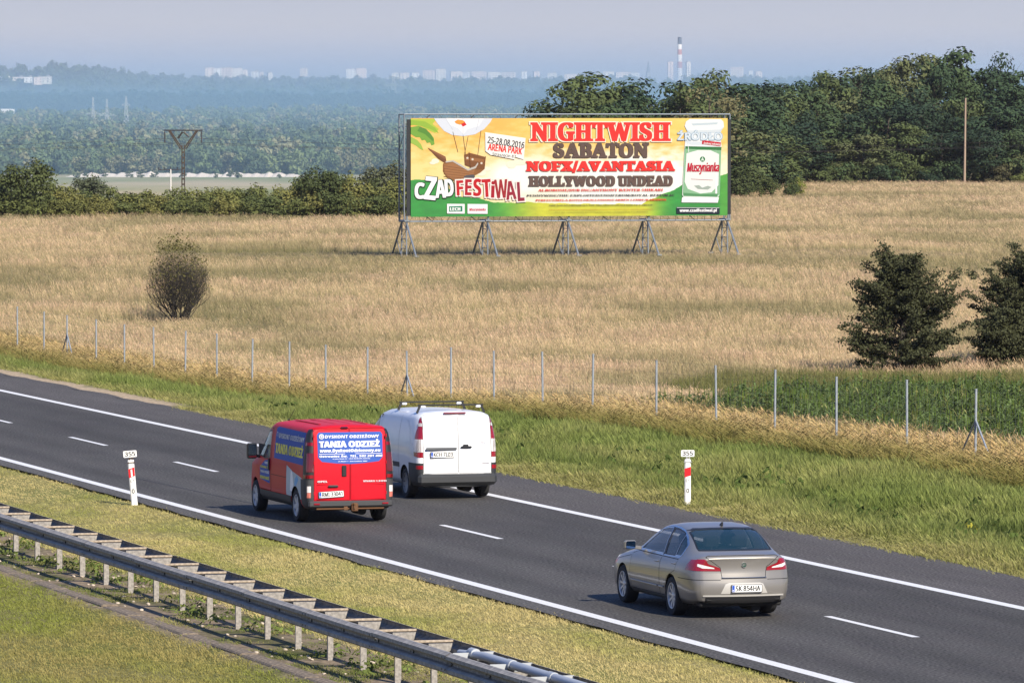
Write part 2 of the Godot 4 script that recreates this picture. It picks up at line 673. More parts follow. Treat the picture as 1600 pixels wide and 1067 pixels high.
func mirror(parent: Node3D, x: float, y: float, z: float, w: float, h: float, m: Material) -> void:
	var s := signf(x)
	var g := Geo.new()
	var t := Transform3D(Basis(Vector3.UP, -0.12 * s), Vector3(x, y, z))
	for k in 3:
		var f := [1.0, 0.92, 0.6][k] as float
		g.box(t.translated_local(Vector3(0, 0, -0.03 - 0.045 * k)), Vector3(w * f, h * f, 0.06), 0.022)
	g.bar(Vector3(x - s * w * 0.35, y - h * 0.3, z - 0.05), Vector3(x - s * (w * 0.5 + 0.1), y - h * 0.42, z - 0.06), 0.06, 0.06, 0.01)
	var p := part("wing_mirror", g, m, parent)
	var q := Geo.new()
	q.slab(t.translated_local(Vector3(0, 0, 0.008)), rect(-w * 0.42, -h * 0.42, w * 0.42, h * 0.42, 0.03), 0.006)
	part("mirror_glass", q, mat("mirror", L(0.6, 0.65, 0.66), 0.04, 1.0), p)


func glass(key: String, tint: Color, a: float) -> StandardMaterial3D:
	var m := mat(key, tint, 0.03)
	m.transparency = BaseMaterial3D.TRANSPARENCY_ALPHA
	m.albedo_color.a = a
	return m


# a window cut out of the skin: a strip of trim round it and the pane a little inside
func window(s: Hull, poly: PackedVector2Array, axis: String, parent: Node3D, trim: Material, pane: Material, border := 0.025, least := Vector3(-99, -99, -99)) -> void:
	var hole := s.cut(poly, axis, least)
	var inner := hole.cut(ring(poly, -border), axis)
	var w := part("window", inner.geo(-0.006), pane, parent)
	part("trim", hole.geo(0.002), trim, w)


# the outline of a van body: y and x at full height, squeezed to the height and width of one station
func van_line(base: PackedVector2Array, top: float, full: float, wide: float, belt: float) -> PackedVector2Array:
	var r := PackedVector2Array()
	for p in base:
		var y := p.y
		if top >= belt + 0.02:
			if y > belt:
				y = belt + (y - belt) * (top - belt) / (full - belt)
		else:
			y = 0.28 + (y - 0.28) * (top - 0.28) / (full - 0.28)
		r.push_back(Vector2(p.x * wide, y))
	return r


func van_skin(base: PackedVector2Array, full: float, tops: PackedVector2Array, widths: PackedVector2Array, zs: Array, belt: float, lean: PackedVector2Array, z0: float, z1: float, bulge: float) -> Hull:
	var rows := []
	for z in zs:
		rows.push_back([z, van_line(base, table(z, tops), full, table(z, widths), belt)])
	return skin_of(rows, lean, z0, z1, bulge)


func underside(parent: Node3D, w: float, z0: float, z1: float, y: float) -> void:
	var g := Geo.new()
	g.block(Vector3(0, y + 0.1, (z0 + z1) / 2), Vector3(w, 0.2, z1 - z0), 0.03)
	g.tube(Vector3(0, 0.33, 0), Vector3(-0.7, 0.33, 0), 0.06, 0.06)
	g.tube(Vector3(0, 0.33, 0), Vector3(0.7, 0.33, 0), 0.06, 0.06)
	g.tube(Vector3(0.3, y - 0.02, z1 - 0.75), Vector3(0.3, y - 0.02, z1 - 0.1), 0.09, 0.09, 10)
	part("underside", g, mat("underbody", L(0.015, 0.015, 0.015), 0.85), parent)


func handle(parent: Node3D, at: Vector3, size: Vector3, m: Material) -> void:
	var g := Geo.new()
	g.block(at, size, minf(minf(size.x, size.y), size.z) * 0.45)
	part("handle", g, m, parent)


func side_pair(s: Hull, poly: PackedVector2Array) -> Array:
	return [s.cut(poly, "L"), s.cut(poly, "R")]


func red_van() -> void:
	var o := thing("panel_van", "red panel van with blue advertising panels and a tow bar, in the fast lane", "van", Vector3(32.36, 0.004, -123.2))
	var red := mat("red van paint", L(0.50, 0.005, 0.016), 0.5, 0.0, 0.10)
	red.metallic_specular = 0.3
	var grey := mat("dark grey bumper plastic", L(0.035, 0.036, 0.038), 0.62)
	var black := mat("black plastic", L(0.012, 0.012, 0.013), 0.45)
	var base := V2([0, 0.28, 0.70, 0.28, 0.86, 0.30, 0.925, 0.40, 0.948, 0.60, 0.952, 0.95, 0.945, 1.2, 0.925, 1.45, 0.90, 1.70, 0.872, 1.86, 0.84, 1.93, 0.76, 1.985, 0.4, 2.025, 0, 2.035])
	var zs := [-4.33, -4.3, -4.24, -4.12, -3.95, -3.75, -3.5, -3.35, -3.1, -2.85, -2.6, -2.4, -2.25, -2.0, -1.6, -1.2, -0.8, -0.4, 0.0, 0.3, 0.55, 0.68, 0.75, 0.80, 0.83, 0.845]
	var s := van_skin(base, 2.035, fw(V2([-3.93, 0.72, -3.9, 0.82, -3.84, 0.92, -3.72, 1.0, -3.35, 1.14, -2.95, 1.26, -2.45, 1.64, -2.2, 1.80, -2.0, 1.93, -1.85, 1.985, -1.6, 2.015, -1.0, 2.03, 0.6, 2.03, 0.75, 2.02, 0.80, 2.01, 0.83, 1.995, 0.845, 1.975])),
		fw(V2([-3.93, 0.72, -3.9, 0.8, -3.84, 0.86, -3.72, 0.91, -3.35, 0.965, -2.95, 0.985, -2.0, 1.0, 0.55, 1.0, 0.68, 0.994, 0.75, 0.985, 0.80, 0.97, 0.83, 0.955, 0.845, 0.935])), zs, 1.0, V2([0.28, -0.03, 0.45, 0.0, 1.2, 0.0, 1.6, -0.035, 1.95, -0.09]), 0.3, 0.7, 0.035)
	arches(s, [0.0, -3.498], 0.33, 0.40, o)
	# rear: lamps in black columns, bumper, two doors
	for e in [[-1, "L"], [1, "R"]]:
		var k: int = e[0]
		var col := rect(minf(k * 0.775, k * 0.99), 0.90, maxf(k * 0.775, k * 0.99), 1.955)
		var c := s.cut(col, "B").join(s.cut(rect(0.64, 0.90, 0.95, 1.93), e[1]))
		var lamp := part("tail_lamp", c.geo(0.004), black, o)
		var g := Geo.new()
		for b in [[1.60, 1.67], [0.93, 1.0]]:
			c.copy(rect(minf(k * 0.78, k * 0.98), b[0], maxf(k * 0.78, k * 0.98), b[1]), "B").into(g, 0.010)
			c.copy(rect(0.70, b[0], 0.95, b[1]), e[1]).into(g, 0.010)
		part("red_lens", g, mat("red lens", L(0.24, 0.003, 0.010), 0.2, 0.0, 1.0), lamp)
		g = Geo.new()
		c.copy(rect(minf(k * 0.78, k * 0.98), 1.06, maxf(k * 0.78, k * 0.98), 1.45), "B").into(g, 0.012)
		part("dark_lens", g, mat("smoked red lens", L(0.10, 0.006, 0.012), 0.15, 0.0, 1.0), lamp)
		var corner := s.cut(rect(minf(k * 0.775, k * 0.99), 0.27, maxf(k * 0.775, k * 0.99), 0.90), "B").join(s.cut(rect(0.47, 0.27, 0.95, 0.90), e[1]))
		var cl := part("bumper_corner", corner.geo(0.006), grey, o)
		g = Geo.new()
		corner.copy(rect(minf(k * 0.835, k * 0.905), 0.64, maxf(k * 0.835, k * 0.905), 0.77), "B").into(g, 0.013)
		var gi := corner.copy(rect(minf(k * 0.835, k * 0.905), 0.53, maxf(k * 0.835, k * 0.905), 0.635), "B").geo(0.013)
		part("fog_lens", gi, mat("pink lens", L(0.55, 0.16, 0.12), 0.25, 0.0, 1.0), cl)
		part("reversing_lamp", g, mat("clear lens", L(0.7, 0.66, 0.64), 0.2, 0.0, 1.0), cl)
		g = Geo.new()
		g.block(Vector3(k * 0.73, 0.405, 0.945), Vector3(0.13, 0.035, 0.02), 0.006)
		part("reflector", g, mat("red lens", L(0.24, 0.003, 0.010), 0.2, 0.0, 1.0), cl)
		# lower cladding between the wheels
		var clad := s.cut(rect(-3.09, 0.26, -0.41, 0.50), e[1])
		part("sill_cladding", clad.geo(0.012), grey, o)
	var bump := s.cut(rect(-0.775, 0.26, 0.775, 0.46), "B")
	var bg := bump.geo(0.01)
	bg.block(Vector3(0, 0.40, 0.885), Vector3(1.80, 0.13, 0.10), 0.03)
	part("rear_bumper", bg, grey, o)
	for k in [-1, 1]:
		var dp := rect(-0.772 if k < 0 else 0.006, 0.47, -0.006 if k < 0 else 0.772, 1.955, 0.012)
		var d := s.cut(dp, "B")
		var dm := part("rear_door", d.cut(ring(dp, -0.009), "B").geo(0.0), red, o)
		var rec := Geo.new()
		var rx := -0.38 if k < 0 else 0.40
		for q in [[rx, 0.80, 0.66, 0.012], [rx, 0.50, 0.66, 0.012], [rx - 0.33, 0.65, 0.012, 0.3], [rx + 0.33, 0.65, 0.012, 0.3]]:
			rec.block(Vector3(q[0], q[1], 0.875 - 0.04 * absf(q[0]) * absf(q[0])), Vector3(q[2], q[3], 0.012), 0.004)
		part("pressed_rib", rec, red, dm)
		if k < 0:
			handle(dm, Vector3(-0.135, 1.075, 0.888), Vector3(0.10, 0.23, 0.03), black)
			var hg := Geo.new()
			hg.block(Vector3(-0.37, 0.765, 0.893), Vector3(0.22, 0.05, 0.05), 0.02)
			part("plate_lamp", hg, grey, dm)
		for y in [0.62, 1.25, 1.8]:
			var hinge := Geo.new()
			hinge.block(Vector3(k * 0.768, y, 0.862), Vector3(0.02, 0.07, 0.02), 0.005)
			part("hinge", hinge, red, dm)
	plate(o, "RMI 33041", Vector3(-0.41, 0.60, 0.893), 0.05)
	# blue panel over the rear windows
	var rearface := van_rear_copy(base)
	var pane := rearface.copy(V2([-0.68, 1.36, -0.60, 1.27, -0.3, 1.235, 0.0, 1.22, 0.3, 1.235, 0.62, 1.27, 0.70, 1.36, 0.705, 1.82, 0.67, 1.875, -0.65, 1.875, -0.69, 1.82]), "B")
	var blue := mat("blue film", L(0.003, 0.060, 0.33), 0.6)
	var bp := part("advert_panel", pane.geo(0.004), blue, o)
	var w := Geo.new()
	var face := func(y: float, x: float, z := 0.012) -> Transform3D: return Transform3D(Basis(Vector3.RIGHT, -0.115), Vector3(x, y, 0.876 + z - 0.115 * (y - 1.25)))
	write(w, "DYSKONT ODZIEŻOWY", "Droid Sans Bold", face.call(1.755, -0.53, 0.014), 1.15, 0.078, 0.1)
	write(w, "TANIA ODZIEŻ", "Droid Sans Bold", face.call(1.57, -0.65), 1.28, 0.155, 0.0, 0.007, 0.003)
	write(w, "www.DyskontOdziezowy.eu", "Droid Sans Bold", face.call(1.445, -0.65), 1.29, 0.09, 0.1, 0.001)
	write(w, "Ostrowiec Św.  TEL. 502 201 490", "Droid Sans Bold", face.call(1.36, -0.66), 1.34, 0.06, 0.15)
	write(w, "ul. Jana Pawła 16  •  obok Biedronki, Rolniczy", "Droid Sans Bold", face.call(1.315, -0.38), 0.8, 0.026, 0.2)
	write(w, "ul. Iłżecka 7  •  Dom Handlowy \"MAK\"", "Droid Sans Bold", face.call(1.262, -0.26), 0.62, 0.026, 0.2)
	w.poly(face.call(1.4315, 0, 0.008), rect(-0.66, -0.004, 0.68, 0.004))
	var circ := face.call(1.79, -0.60, 0.014) as Transform3D
	for k in 20:
		var a := TAU * k / 20
		var b := TAU * (k + 1) / 20
		w.poly(circ, PackedVector2Array([Vector2(cos(a), sin(a)) * 0.040, Vector2(cos(b), sin(b)) * 0.040, Vector2(cos(b), sin(b)) * 0.052, Vector2(cos(a), sin(a)) * 0.052]))
	w.poly(circ, rect(-0.018, -0.022, 0.018, 0.026, 0.01))
	part("lettering", w, mat("white print", L(0.8, 0.8, 0.8), 0.4), bp)
	w = Geo.new()
	write(w, "OPEL", "Droid Sans Bold", Transform3D(Basis(), Vector3(-0.70, 0.845, 0.886)), 0.21, 0.04, 0.0, 0.002)
	write(w, "VIVARO 1.9 DTI", "Droid Sans Bold", Transform3D(Basis(), Vector3(0.27, 0.845, 0.888)), 0.50, 0.035, 0.0, 0.002)
	part("badge", w, mat("chrome print", L(0.75, 0.75, 0.78), 0.3, 0.3), o)
	var hb := Geo.new()
	hb.box(Transform3D(Basis(Vector3.RIGHT, -0.2), Vector3(-0.11, 1.965, 0.80)), Vector3(0.17, 0.05, 0.06), 0.024)
	part("brake_light", hb, mat("smoked red lens", L(0.10, 0.006, 0.012), 0.15, 0.0, 1.0), o)
	# sides
	for e in [[-1, "L"], [1, "R"]]:
		var win := fw(V2([-2.82, 1.21, -2.78, 1.30, -2.32, 1.66, -2.18, 1.75, -1.80, 1.80, -1.76, 1.74, -1.76, 1.20, -2.2, 1.16]))
		window(s, win, e[1], o, black, glass("van cab glass", L(0.05, 0.09, 0.09), 0.35))
		var dp := fw(V2([-2.86, 0.51, -1.72, 0.51, -1.70, 1.0, -1.72, 1.84, -2.2, 1.80, -2.9, 1.27, -2.98, 1.1, -2.66, 0.75]))
		var d := s.cut(dp, e[1])
		var dm := part("front_door", d.cut(ring(dp, -0.010), e[1]).geo(), red, o)
		handle(dm, Vector3(e[0] * 0.965, 1.06, -2.20), Vector3(0.035, 0.26, 0.075), black)
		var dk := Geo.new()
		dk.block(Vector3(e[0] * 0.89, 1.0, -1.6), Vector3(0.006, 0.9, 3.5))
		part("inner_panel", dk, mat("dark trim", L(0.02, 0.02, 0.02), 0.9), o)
		mirror(o, e[0] * 1.09, 1.30, -3.12, 0.22, 0.33, black)
	var sp := s.copy(V2([-1.80, 1.84, -1.82, 1.22, 0.62, 1.19, 0.62, 1.86, -1.7, 1.88]), "L")
	var sb := part("advert_panel", sp.geo(0.004), blue, o)
	# print that follows the left side: drawn flat, then bent onto the skin
	var pw := Geo.new()
	side_write(pw, s, "DYSKONT ODZIEŻOWY", -1.52, 0.56, 1.655, 0.13, 0.0, 0.003)
	var icon := Transform3D(Basis(Vector3(0, 0, 1), Vector3.UP, Vector3.LEFT), Vector3(-0.905, 1.72, -1.66))
	for k in 16:
		var a := TAU * k / 16
		var b := TAU * (k + 1) / 16
		pw.poly(icon, PackedVector2Array([Vector2(cos(a), sin(a)) * 0.045, Vector2(cos(b), sin(b)) * 0.045, Vector2(cos(b), sin(b)) * 0.06, Vector2(cos(a), sin(a)) * 0.06]))
	part("lettering", pw, mat("white print", L(0.8, 0.8, 0.8), 0.4), sb)
	pw = Geo.new()
	side_write(pw, s, "TANIA ODZIEŻ", -1.72, 0.56, 1.34, 0.25, 0.0, 0.016)
	part("lettering", pw, mat("yellow print", L(0.75, 0.68, 0.08), 0.4), sb)
	# panel on the front door
	var fd := van_side_copy(s, o)
	var db := part("advert_panel", fd.copy(V2([-2.16, 1.17, -2.6, 1.13, -3.04, 0.98, -3.04, 0.72, -2.16, 0.66]), "L").geo(0.004), blue, o)
	pw = Geo.new()
	side_write(pw, fd, "ODZIEŻ", -2.60, -2.20, 1.06, 0.055, 0.0, 0.004)
	side_write(pw, fd, "TANIA ODZIEŻ", -2.98, -2.20, 0.86, 0.06, 0.0, 0.004)
	part("lettering", pw, mat("white print", L(0.8, 0.8, 0.8), 0.4), db)
	pw = Geo.new()
	side_write(pw, fd, "OSTROWIEC ŚW.", -2.98, -2.20, 0.96, 0.06, 0.0, 0.004)
	side_write(pw, fd, "DYSKONT ODZIEŻ", -3.0, -2.20, 0.73, 0.075, 0.0, 0.006)
	part("lettering", pw, mat("yellow print", L(0.75, 0.68, 0.08), 0.4), db)
	# folded-cloth picture low on the rear quarter
	var q1 := s.copy(V2([-0.72, 1.13, -0.2, 1.02, 0.3, 0.96, 0.60, 0.91, 0.47, 0.9, 0.46, 0.48, -0.78, 0.51]), "L")
	part("print_grey", q1.geo(0.003), mat("cloth print", L(0.34, 0.42, 0.48), 0.4), o)
	part("print_blue", s.copy(V2([-0.02, 0.88, 0.16, 0.96, 0.28, 0.88, 0.06, 0.72, -0.08, 0.76]), "L").geo(0.005), mat("cyan print", L(0.03, 0.3, 0.6), 0.4), o)
	part("print_white", s.copy(V2([-0.36, 1.06, -0.22, 1.0, -0.12, 0.72, -0.30, 0.6, -0.44, 0.62]), "L").geo(0.005), mat("white print", L(0.8, 0.8, 0.8), 0.4), o)
	# seams of the load space
	var seam := Geo.new()
	for z in [-2.06, -0.75]:
		s.copy(rect(z, 0.53, z + 0.012, 1.93), "L").into(seam, 0.002)
	s.copy(rect(-2.06, 0.86, 0.44, 0.872), "L").into(seam, 0.002)
	part("seam", seam, mat("seam", L(0.02, 0.004, 0.004), 0.8), o)
	# front
	window(s, V2([-0.72, 1.29, 0.72, 1.29, 0.66, 1.88, -0.66, 1.88]), "F", o, black, glass("van cab glass", L(0.05, 0.09, 0.09), 0.35))
	part("body", s.geo(), red, o)
	var fr := Geo.new()
	fr.block(Vector3(0, 0.48, -4.3), Vector3(1.5, 0.3, 0.12), 0.04)
	part("front_bumper", fr, grey, o)
	for x in [-0.5, -0.17, 0.17, 0.5]:
		var roofrib := Geo.new()
		roofrib.block(Vector3(x, 2.03 - 0.02 * absf(x), -0.7), Vector3(0.05, 0.012, 2.0), 0.005)
		part("roof_rib", roofrib, red, o)
	seat(o, -0.45, 0.8, -2.4, 0.5)
	seat(o, 0.4, 0.8, -2.4, 0.9)
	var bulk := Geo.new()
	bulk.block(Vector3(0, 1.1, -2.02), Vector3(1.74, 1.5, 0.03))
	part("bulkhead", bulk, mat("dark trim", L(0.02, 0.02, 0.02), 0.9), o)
	underside(o, 1.5, -4.1, 0.8, 0.26)
	var sw := Geo.new()
	sw.tube(Vector3(-0.72, 0.30, 0.86), Vector3(0.72, 0.30, 0.86), 0.022, 0.022, 8)
	sw.block(Vector3(0.07, 0.33, 0.95), Vector3(0.14, 0.17, 0.10), 0.02)
	sw.block(Vector3(-0.12, 0.31, 0.96), Vector3(0.09, 0.08, 0.02), 0.01)
	sw.lathe(Transform3D(Basis(), Vector3(0.05, 0.40, 1.02)), [Vector2(0.001, 0.03), Vector2(0.02, 0.025), Vector2(0.028, 0), Vector2(0.02, -0.03), Vector2(0.02, -0.1)], 10)
	part("tow_bar", sw, mat("rusty steel", L(0.13, 0.06, 0.025), 0.8, 0.2), o)
	var an := Geo.new()
	an.tube(Vector3(-0.55, 2.0, -2.1), Vector3(-0.5, 2.26, -1.75), 0.006, 0.004, 5)
	an.block(Vector3(-0.55, 2.0, -2.1), Vector3(0.05, 0.03, 0.07), 0.012)
	part("aerial", an, black, o)
	var rim := mat("painted hubcap", L(0.50, 0.51, 0.52), 0.45, 0.3)
	for z in [0.0, -3.498]:
		for x in [-0.83, 0.83]:
			wheel(o, x, 0.33, z, 0.33, 0.215, rim, 6, 0.075, 0.85)


func fw(pts: PackedVector2Array, by := 0.4, from := -1.3) -> PackedVector2Array:   # lengthens a van: what lies before `from` moves forward
	var r := PackedVector2Array()
	for p in pts:
		r.push_back(Vector2(p.x - by, p.y) if p.x < from else p)
	return r


func van_rear_copy(_base: PackedVector2Array) -> Hull:
	var s := Hull.new()
	var X := []
	for k in 21:
		X.push_back(-0.8 + 0.08 * k)
	var f := func(x: float, y: float) -> Vector3: return Vector3(x, y, 0.845 + table(y, V2([0.28, -0.03, 0.45, 0.0, 1.2, 0.0, 1.6, -0.035, 1.95, -0.09])) + 0.035 * (1.0 - pow(x / 0.85, 2)))
	for j in 8:
		for k in 20:
			var y := 1.2 + 0.09 * j
			var a: Vector3 = f.call(X[k], y)
			var b: Vector3 = f.call(X[k + 1], y)
			var c: Vector3 = f.call(X[k + 1], y + 0.09)
			var d: Vector3 = f.call(X[k], y + 0.09)
			var m := Vector3(0.1 * X[k], 0.1, 1).normalized()
			s.t.push_back(PackedVector3Array([a, b, c, m, m, m]))
			s.t.push_back(PackedVector3Array([a, c, d, m, m, m]))
	return s


# the left side's skin as one sheet (the doors are cut out of the body by then)
func van_side_copy(_s: Hull, o: Node3D) -> Hull:
	var r := Hull.new()
	for d in o.get_children():
		if String(d.name).begins_with("front_door"):
			var a: Array = d.mesh.surface_get_arrays(0)
			var v: PackedVector3Array = a[Mesh.ARRAY_VERTEX]
			var n: PackedVector3Array = a[Mesh.ARRAY_NORMAL]
			for k in range(0, v.size(), 3):
				r.t.push_back(PackedVector3Array([v[k], v[k + 1], v[k + 2], n[k], n[k + 1], n[k + 2]]))
	return r


# letters bent onto the left side of a skin, reading from z0 (front) to z1 (rear)
func side_write(g: Geo, s: Hull, text: String, z0: float, z1: float, y: float, h: float, slant: float, fat: float) -> void:
	var tmp := Geo.new()
	write(tmp, text, "Droid Sans Bold", Transform3D(), z1 - z0, h, slant, fat, fat * 0.3)
	var near := s.copy(rect(z0 - 0.05, y - 0.05, z1 + 0.05, y + h * 1.1 + 0.05), "L").t
	for k in range(0, tmp.v.size(), 3):
		var q := []
		for j in 3:
			var p := Vector2(z0 + tmp.v[k + j].x, y + tmp.v[k + j].y)
			var x := -0.95
			var best := 1e9
			for w in near:
				var m: Vector3 = (w[0] + w[1] + w[2]) / 3.0
				var dd := Vector2(m.z, m.y).distance_squared_to(p)
				if dd < best:
					best = dd
					var nn: Vector3 = (w[3] + w[4] + w[5]) / 3.0
					x = m.x + (-(p.y - m.y) * nn.y - (p.x - m.z) * nn.z) / nn.x
			q.push_back(Vector3(x - 0.009, p.y, p.x))
		g.tri(q[0], q[1], q[2], Vector3.LEFT, Vector3.LEFT, Vector3.LEFT)


func white_van() -> void:
	var o := thing("panel_van", "white panel van with two roof bars and plain rear doors, in the slow lane", "van", Vector3(36.62, 0.004, -130.2))
	var white := mat("white van paint", L(0.74, 0.75, 0.76), 0.35, 0.0, 0.7)
	var grey := mat("black bumper plastic", L(0.025, 0.027, 0.03), 0.6)
	var black := mat("black plastic", L(0.012, 0.012, 0.013), 0.45)
	var base := V2([0, 0.28, 0.70, 0.28, 0.86, 0.30, 0.925, 0.42, 0.946, 0.60, 0.950, 0.90, 0.944, 1.15, 0.925, 1.40, 0.888, 1.62, 0.85, 1.77, 0.805, 1.85, 0.69, 1.905, 0.4, 1.94, 0, 1.955])
	var zs := [-4.42, -4.39, -4.32, -4.18, -4.0, -3.8, -3.55, -3.35, -3.1, -2.85, -2.6, -2.4, -2.25, -2.0, -1.6, -1.2, -0.8, -0.4, 0.0, 0.4, 0.62, 0.76, 0.84, 0.89, 0.92, 0.94]
	var s := van_skin(base, 1.955, fw(V2([-4.02, 0.70, -3.99, 0.8, -3.92, 0.9, -3.78, 0.98, -3.4, 1.1, -3.15, 1.18, -2.45, 1.60, -2.2, 1.72, -2.0, 1.81, -1.85, 1.86, -1.6, 1.90, -1.0, 1.935, 0.5, 1.94, 0.76, 1.93, 0.84, 1.915, 0.89, 1.89, 0.92, 1.865, 0.94, 1.84])),
		fw(V2([-4.02, 0.70, -3.99, 0.8, -3.92, 0.87, -3.78, 0.92, -3.4, 0.965, -2.95, 0.985, -2.0, 1.0, 0.5, 1.0, 0.62, 0.994, 0.76, 0.975, 0.84, 0.955, 0.89, 0.935, 0.92, 0.915, 0.94, 0.885])), zs, 1.0, V2([0.28, -0.05, 0.5, 0.0, 0.9, 0.0, 1.4, -0.04, 1.9, -0.13]), 0.3, 0.75, 0.045)
	arches(s, [0.0, -3.6], 0.33, 0.40, o)
	var dx := 0.02
	var doors := []
	for k in [-1, 1]:
		var dp := rect(-0.772 if k < 0 else dx + 0.005, 0.57, dx - 0.005 if k < 0 else 0.772, 1.84, 0.03)
		doors.push_back([s.cut(dp, "B"), dp])
	for e in [[-1, "L"], [1, "R"]]:
		var k: int = e[0]
		var lp := V2([k * 0.775, 0.92, k * 0.775, 1.79, k * 0.88, 1.79, k * 0.99, 1.3, k * 0.99, 0.95])
		var c := s.cut(lp, "B").join(s.cut(V2([0.84, 1.76, 0.74, 1.50, 0.70, 1.05, 0.74, 0.95, 0.96, 0.92, 0.96, 1.76]), e[1]))
		var lamp := part("tail_lamp", c.geo(0.006), mat("red lens", L(0.24, 0.003, 0.010), 0.2, 0.0, 1.0), o)
		var g := Geo.new()
		for b in [[1.04, 1.32], [1.60, 1.67]]:
			c.copy(rect(-1, b[0], 1, b[1]), "B").into(g, 0.012)
			c.copy(rect(0.5, b[0], 1, b[1]), e[1]).into(g, 0.012)
		part("clear_lens", g, mat("clear lens", L(0.7, 0.66, 0.64), 0.2, 0.0, 1.0), lamp)
		var corner := s.cut(rect(minf(k * 0.775, k * 0.99), 0.27, maxf(k * 0.775, k * 0.99), 0.80), "B").join(s.cut(rect(0.38, 0.27, 1.0, 0.80), e[1]))
		var cm := part("bumper_corner", corner.geo(0.008), grey, o)
		g = Geo.new()
		corner.copy(rect(minf(k * 0.78, k * 0.97), 0.67, maxf(k * 0.78, k * 0.97), 0.75), "B").into(g, 0.014)
		part("reflector", g, mat("dark red reflector", L(0.28, 0.006, 0.015), 0.3), cm)
		var trim := s.cut(rect(-3.19, 0.66, -0.41, 0.76), e[1])
		part("side_moulding", trim.geo(0.012), grey, o)
	var bump := s.cut(rect(-0.775, 0.26, 0.775, 0.56), "B")
	var bg := bump.geo(0.0)
	bg.block(Vector3(0, 0.44, 0.945), Vector3(1.80, 0.25, 0.15), 0.065)
	part("rear_bumper", bg, grey, o)
	for k in [-1, 1]:
		var d: Hull = doors[0 if k < 0 else 1][0]
		var dp: PackedVector2Array = doors[0 if k < 0 else 1][1]
		var dm := part("rear_door", d.cut(ring(dp, -0.009), "B").geo(), white, o)
		if k < 0:
			var hs := Geo.new()
			hs.box(Transform3D(Basis(), Vector3(-0.375, 1.115, 0.992)), Vector3(0.70, 0.06, 0.03), 0.012)
			part("plate_lamp_strip", hs, mat("grey plastic strip", L(0.10, 0.105, 0.11), 0.45), dm)
		else:
			var hs := Geo.new()
			hs.box(Transform3D(Basis(), Vector3(0.19, 1.145, 1.0)), Vector3(0.26, 0.045, 0.035), 0.018)
			hs.box(Transform3D(Basis(), Vector3(0.18, 1.16, 0.99)), Vector3(0.12, 0.09, 0.02), 0.009)
			part("handle", hs, black, dm)
	var wb := Geo.new()
	wb.block(Vector3(0, 0.60, 0.84), Vector3(1.56, 0.05, 0.02))
	part("door_shut", wb, mat("dark trim", L(0.02, 0.02, 0.02), 0.9), o)
	plate(o, "KCH 7L03", Vector3(-0.355, 0.985, 1.0))
	var hb := Geo.new()
	hb.box(Transform3D(Basis(Vector3.RIGHT, -0.25), Vector3(-0.03, 1.885, 0.825)), Vector3(0.52, 0.035, 0.06), 0.016)
	part("brake_light", hb, mat("brake light lens", L(0.22, 0.03, 0.04), 0.3, 0.0, 0.8), o)
	for b in [[0.54, 1.255, 0.13], [0.57, 0.795, 0.17]]:
		var bd := Geo.new()
		for k in 6:
			bd.block(Vector3(b[0] + b[2] * k / 6.0, b[1], 0.975), Vector3(b[2] / 9.0, 0.02, 0.006), 0.002)
		part("badge", bd, mat("faded badge", L(0.35, 0.3, 0.32), 0.4, 0.3), o)
	for e in [[-1, "L"], [1, "R"]]:
		var win := fw(V2([-2.98, 1.13, -2.92, 1.24, -2.40, 1.58, -2.2, 1.66, -1.96, 1.70, -1.9, 1.64, -1.88, 1.12, -2.4, 1.09]))
		window(s, win, e[1], o, black, glass("van cab glass", L(0.05, 0.09, 0.09), 0.35))
		var dp := fw(V2([-2.78, 0.44, -1.86, 0.44, -1.82, 0.9, -1.85, 1.72, -1.98, 1.76, -2.25, 1.70, -3.02, 1.22, -3.08, 1.0, -2.8, 0.8]))
		var d := s.cut(dp, e[1])
		var dm := part("front_door", d.cut(ring(dp, -0.010), e[1]).geo(), white, o)
		handle(dm, Vector3(e[0] * 0.958, 1.0, -2.37), Vector3(0.03, 0.05, 0.2), black)
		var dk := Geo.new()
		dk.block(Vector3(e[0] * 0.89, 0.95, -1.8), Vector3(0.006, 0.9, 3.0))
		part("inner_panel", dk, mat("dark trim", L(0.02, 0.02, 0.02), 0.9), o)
		mirror(o, e[0] * 1.09, 1.2, -3.18, 0.2, 0.3, black)
		# pressed panel of the load space and swage lines
		var rib := Geo.new()
		var pts := V2([-2.10, 1.22, -2.08, 1.66, -2.0, 1.73, -0.35, 1.74, 0.05, 1.70, 0.30, 1.55, 0.42, 1.30, 0.44, 1.22])
		for k in pts.size():
			var a := pts[k]
			var b := pts[(k + 1) % pts.size()]
			var m := (b - a).normalized().orthogonal() * 0.010
			s.copy(PackedVector2Array([a + m, b + m, b - m, a - m]), e[1]).into(rib, 0.006)
		for y in [1.20, 0.985]:
			s.copy(rect(-2.14, y, 0.60, y + 0.022), e[1]).into(rib, 0.008)
		part("pressed_rib", rib, white, o)
		var seam := Geo.new()
		s.copy(rect(-0.50, 0.45, -0.49, 1.80), e[1]).into(seam, 0.002)
		part("seam", seam, mat("grey seam", L(0.2, 0.21, 0.22), 0.8), o)
	window(s, V2([-0.72, 1.22, 0.72, 1.22, 0.66, 1.76, -0.66, 1.76]), "F", o, black, glass("van cab glass", L(0.05, 0.09, 0.09), 0.35))
	part("body", s.geo(), white, o)
	var fr := Geo.new()
	fr.block(Vector3(0, 0.46, -4.38), Vector3(1.5, 0.3, 0.12), 0.04)
	part("front_bumper", fr, grey, o)
	seat(o, -0.45, 0.75, -2.5, 0.5)
	seat(o, 0.4, 0.75, -2.5, 0.9)
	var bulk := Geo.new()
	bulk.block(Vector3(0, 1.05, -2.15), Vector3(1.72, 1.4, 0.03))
	part("bulkhead", bulk, mat("dark trim", L(0.02, 0.02, 0.02), 0.9), o)
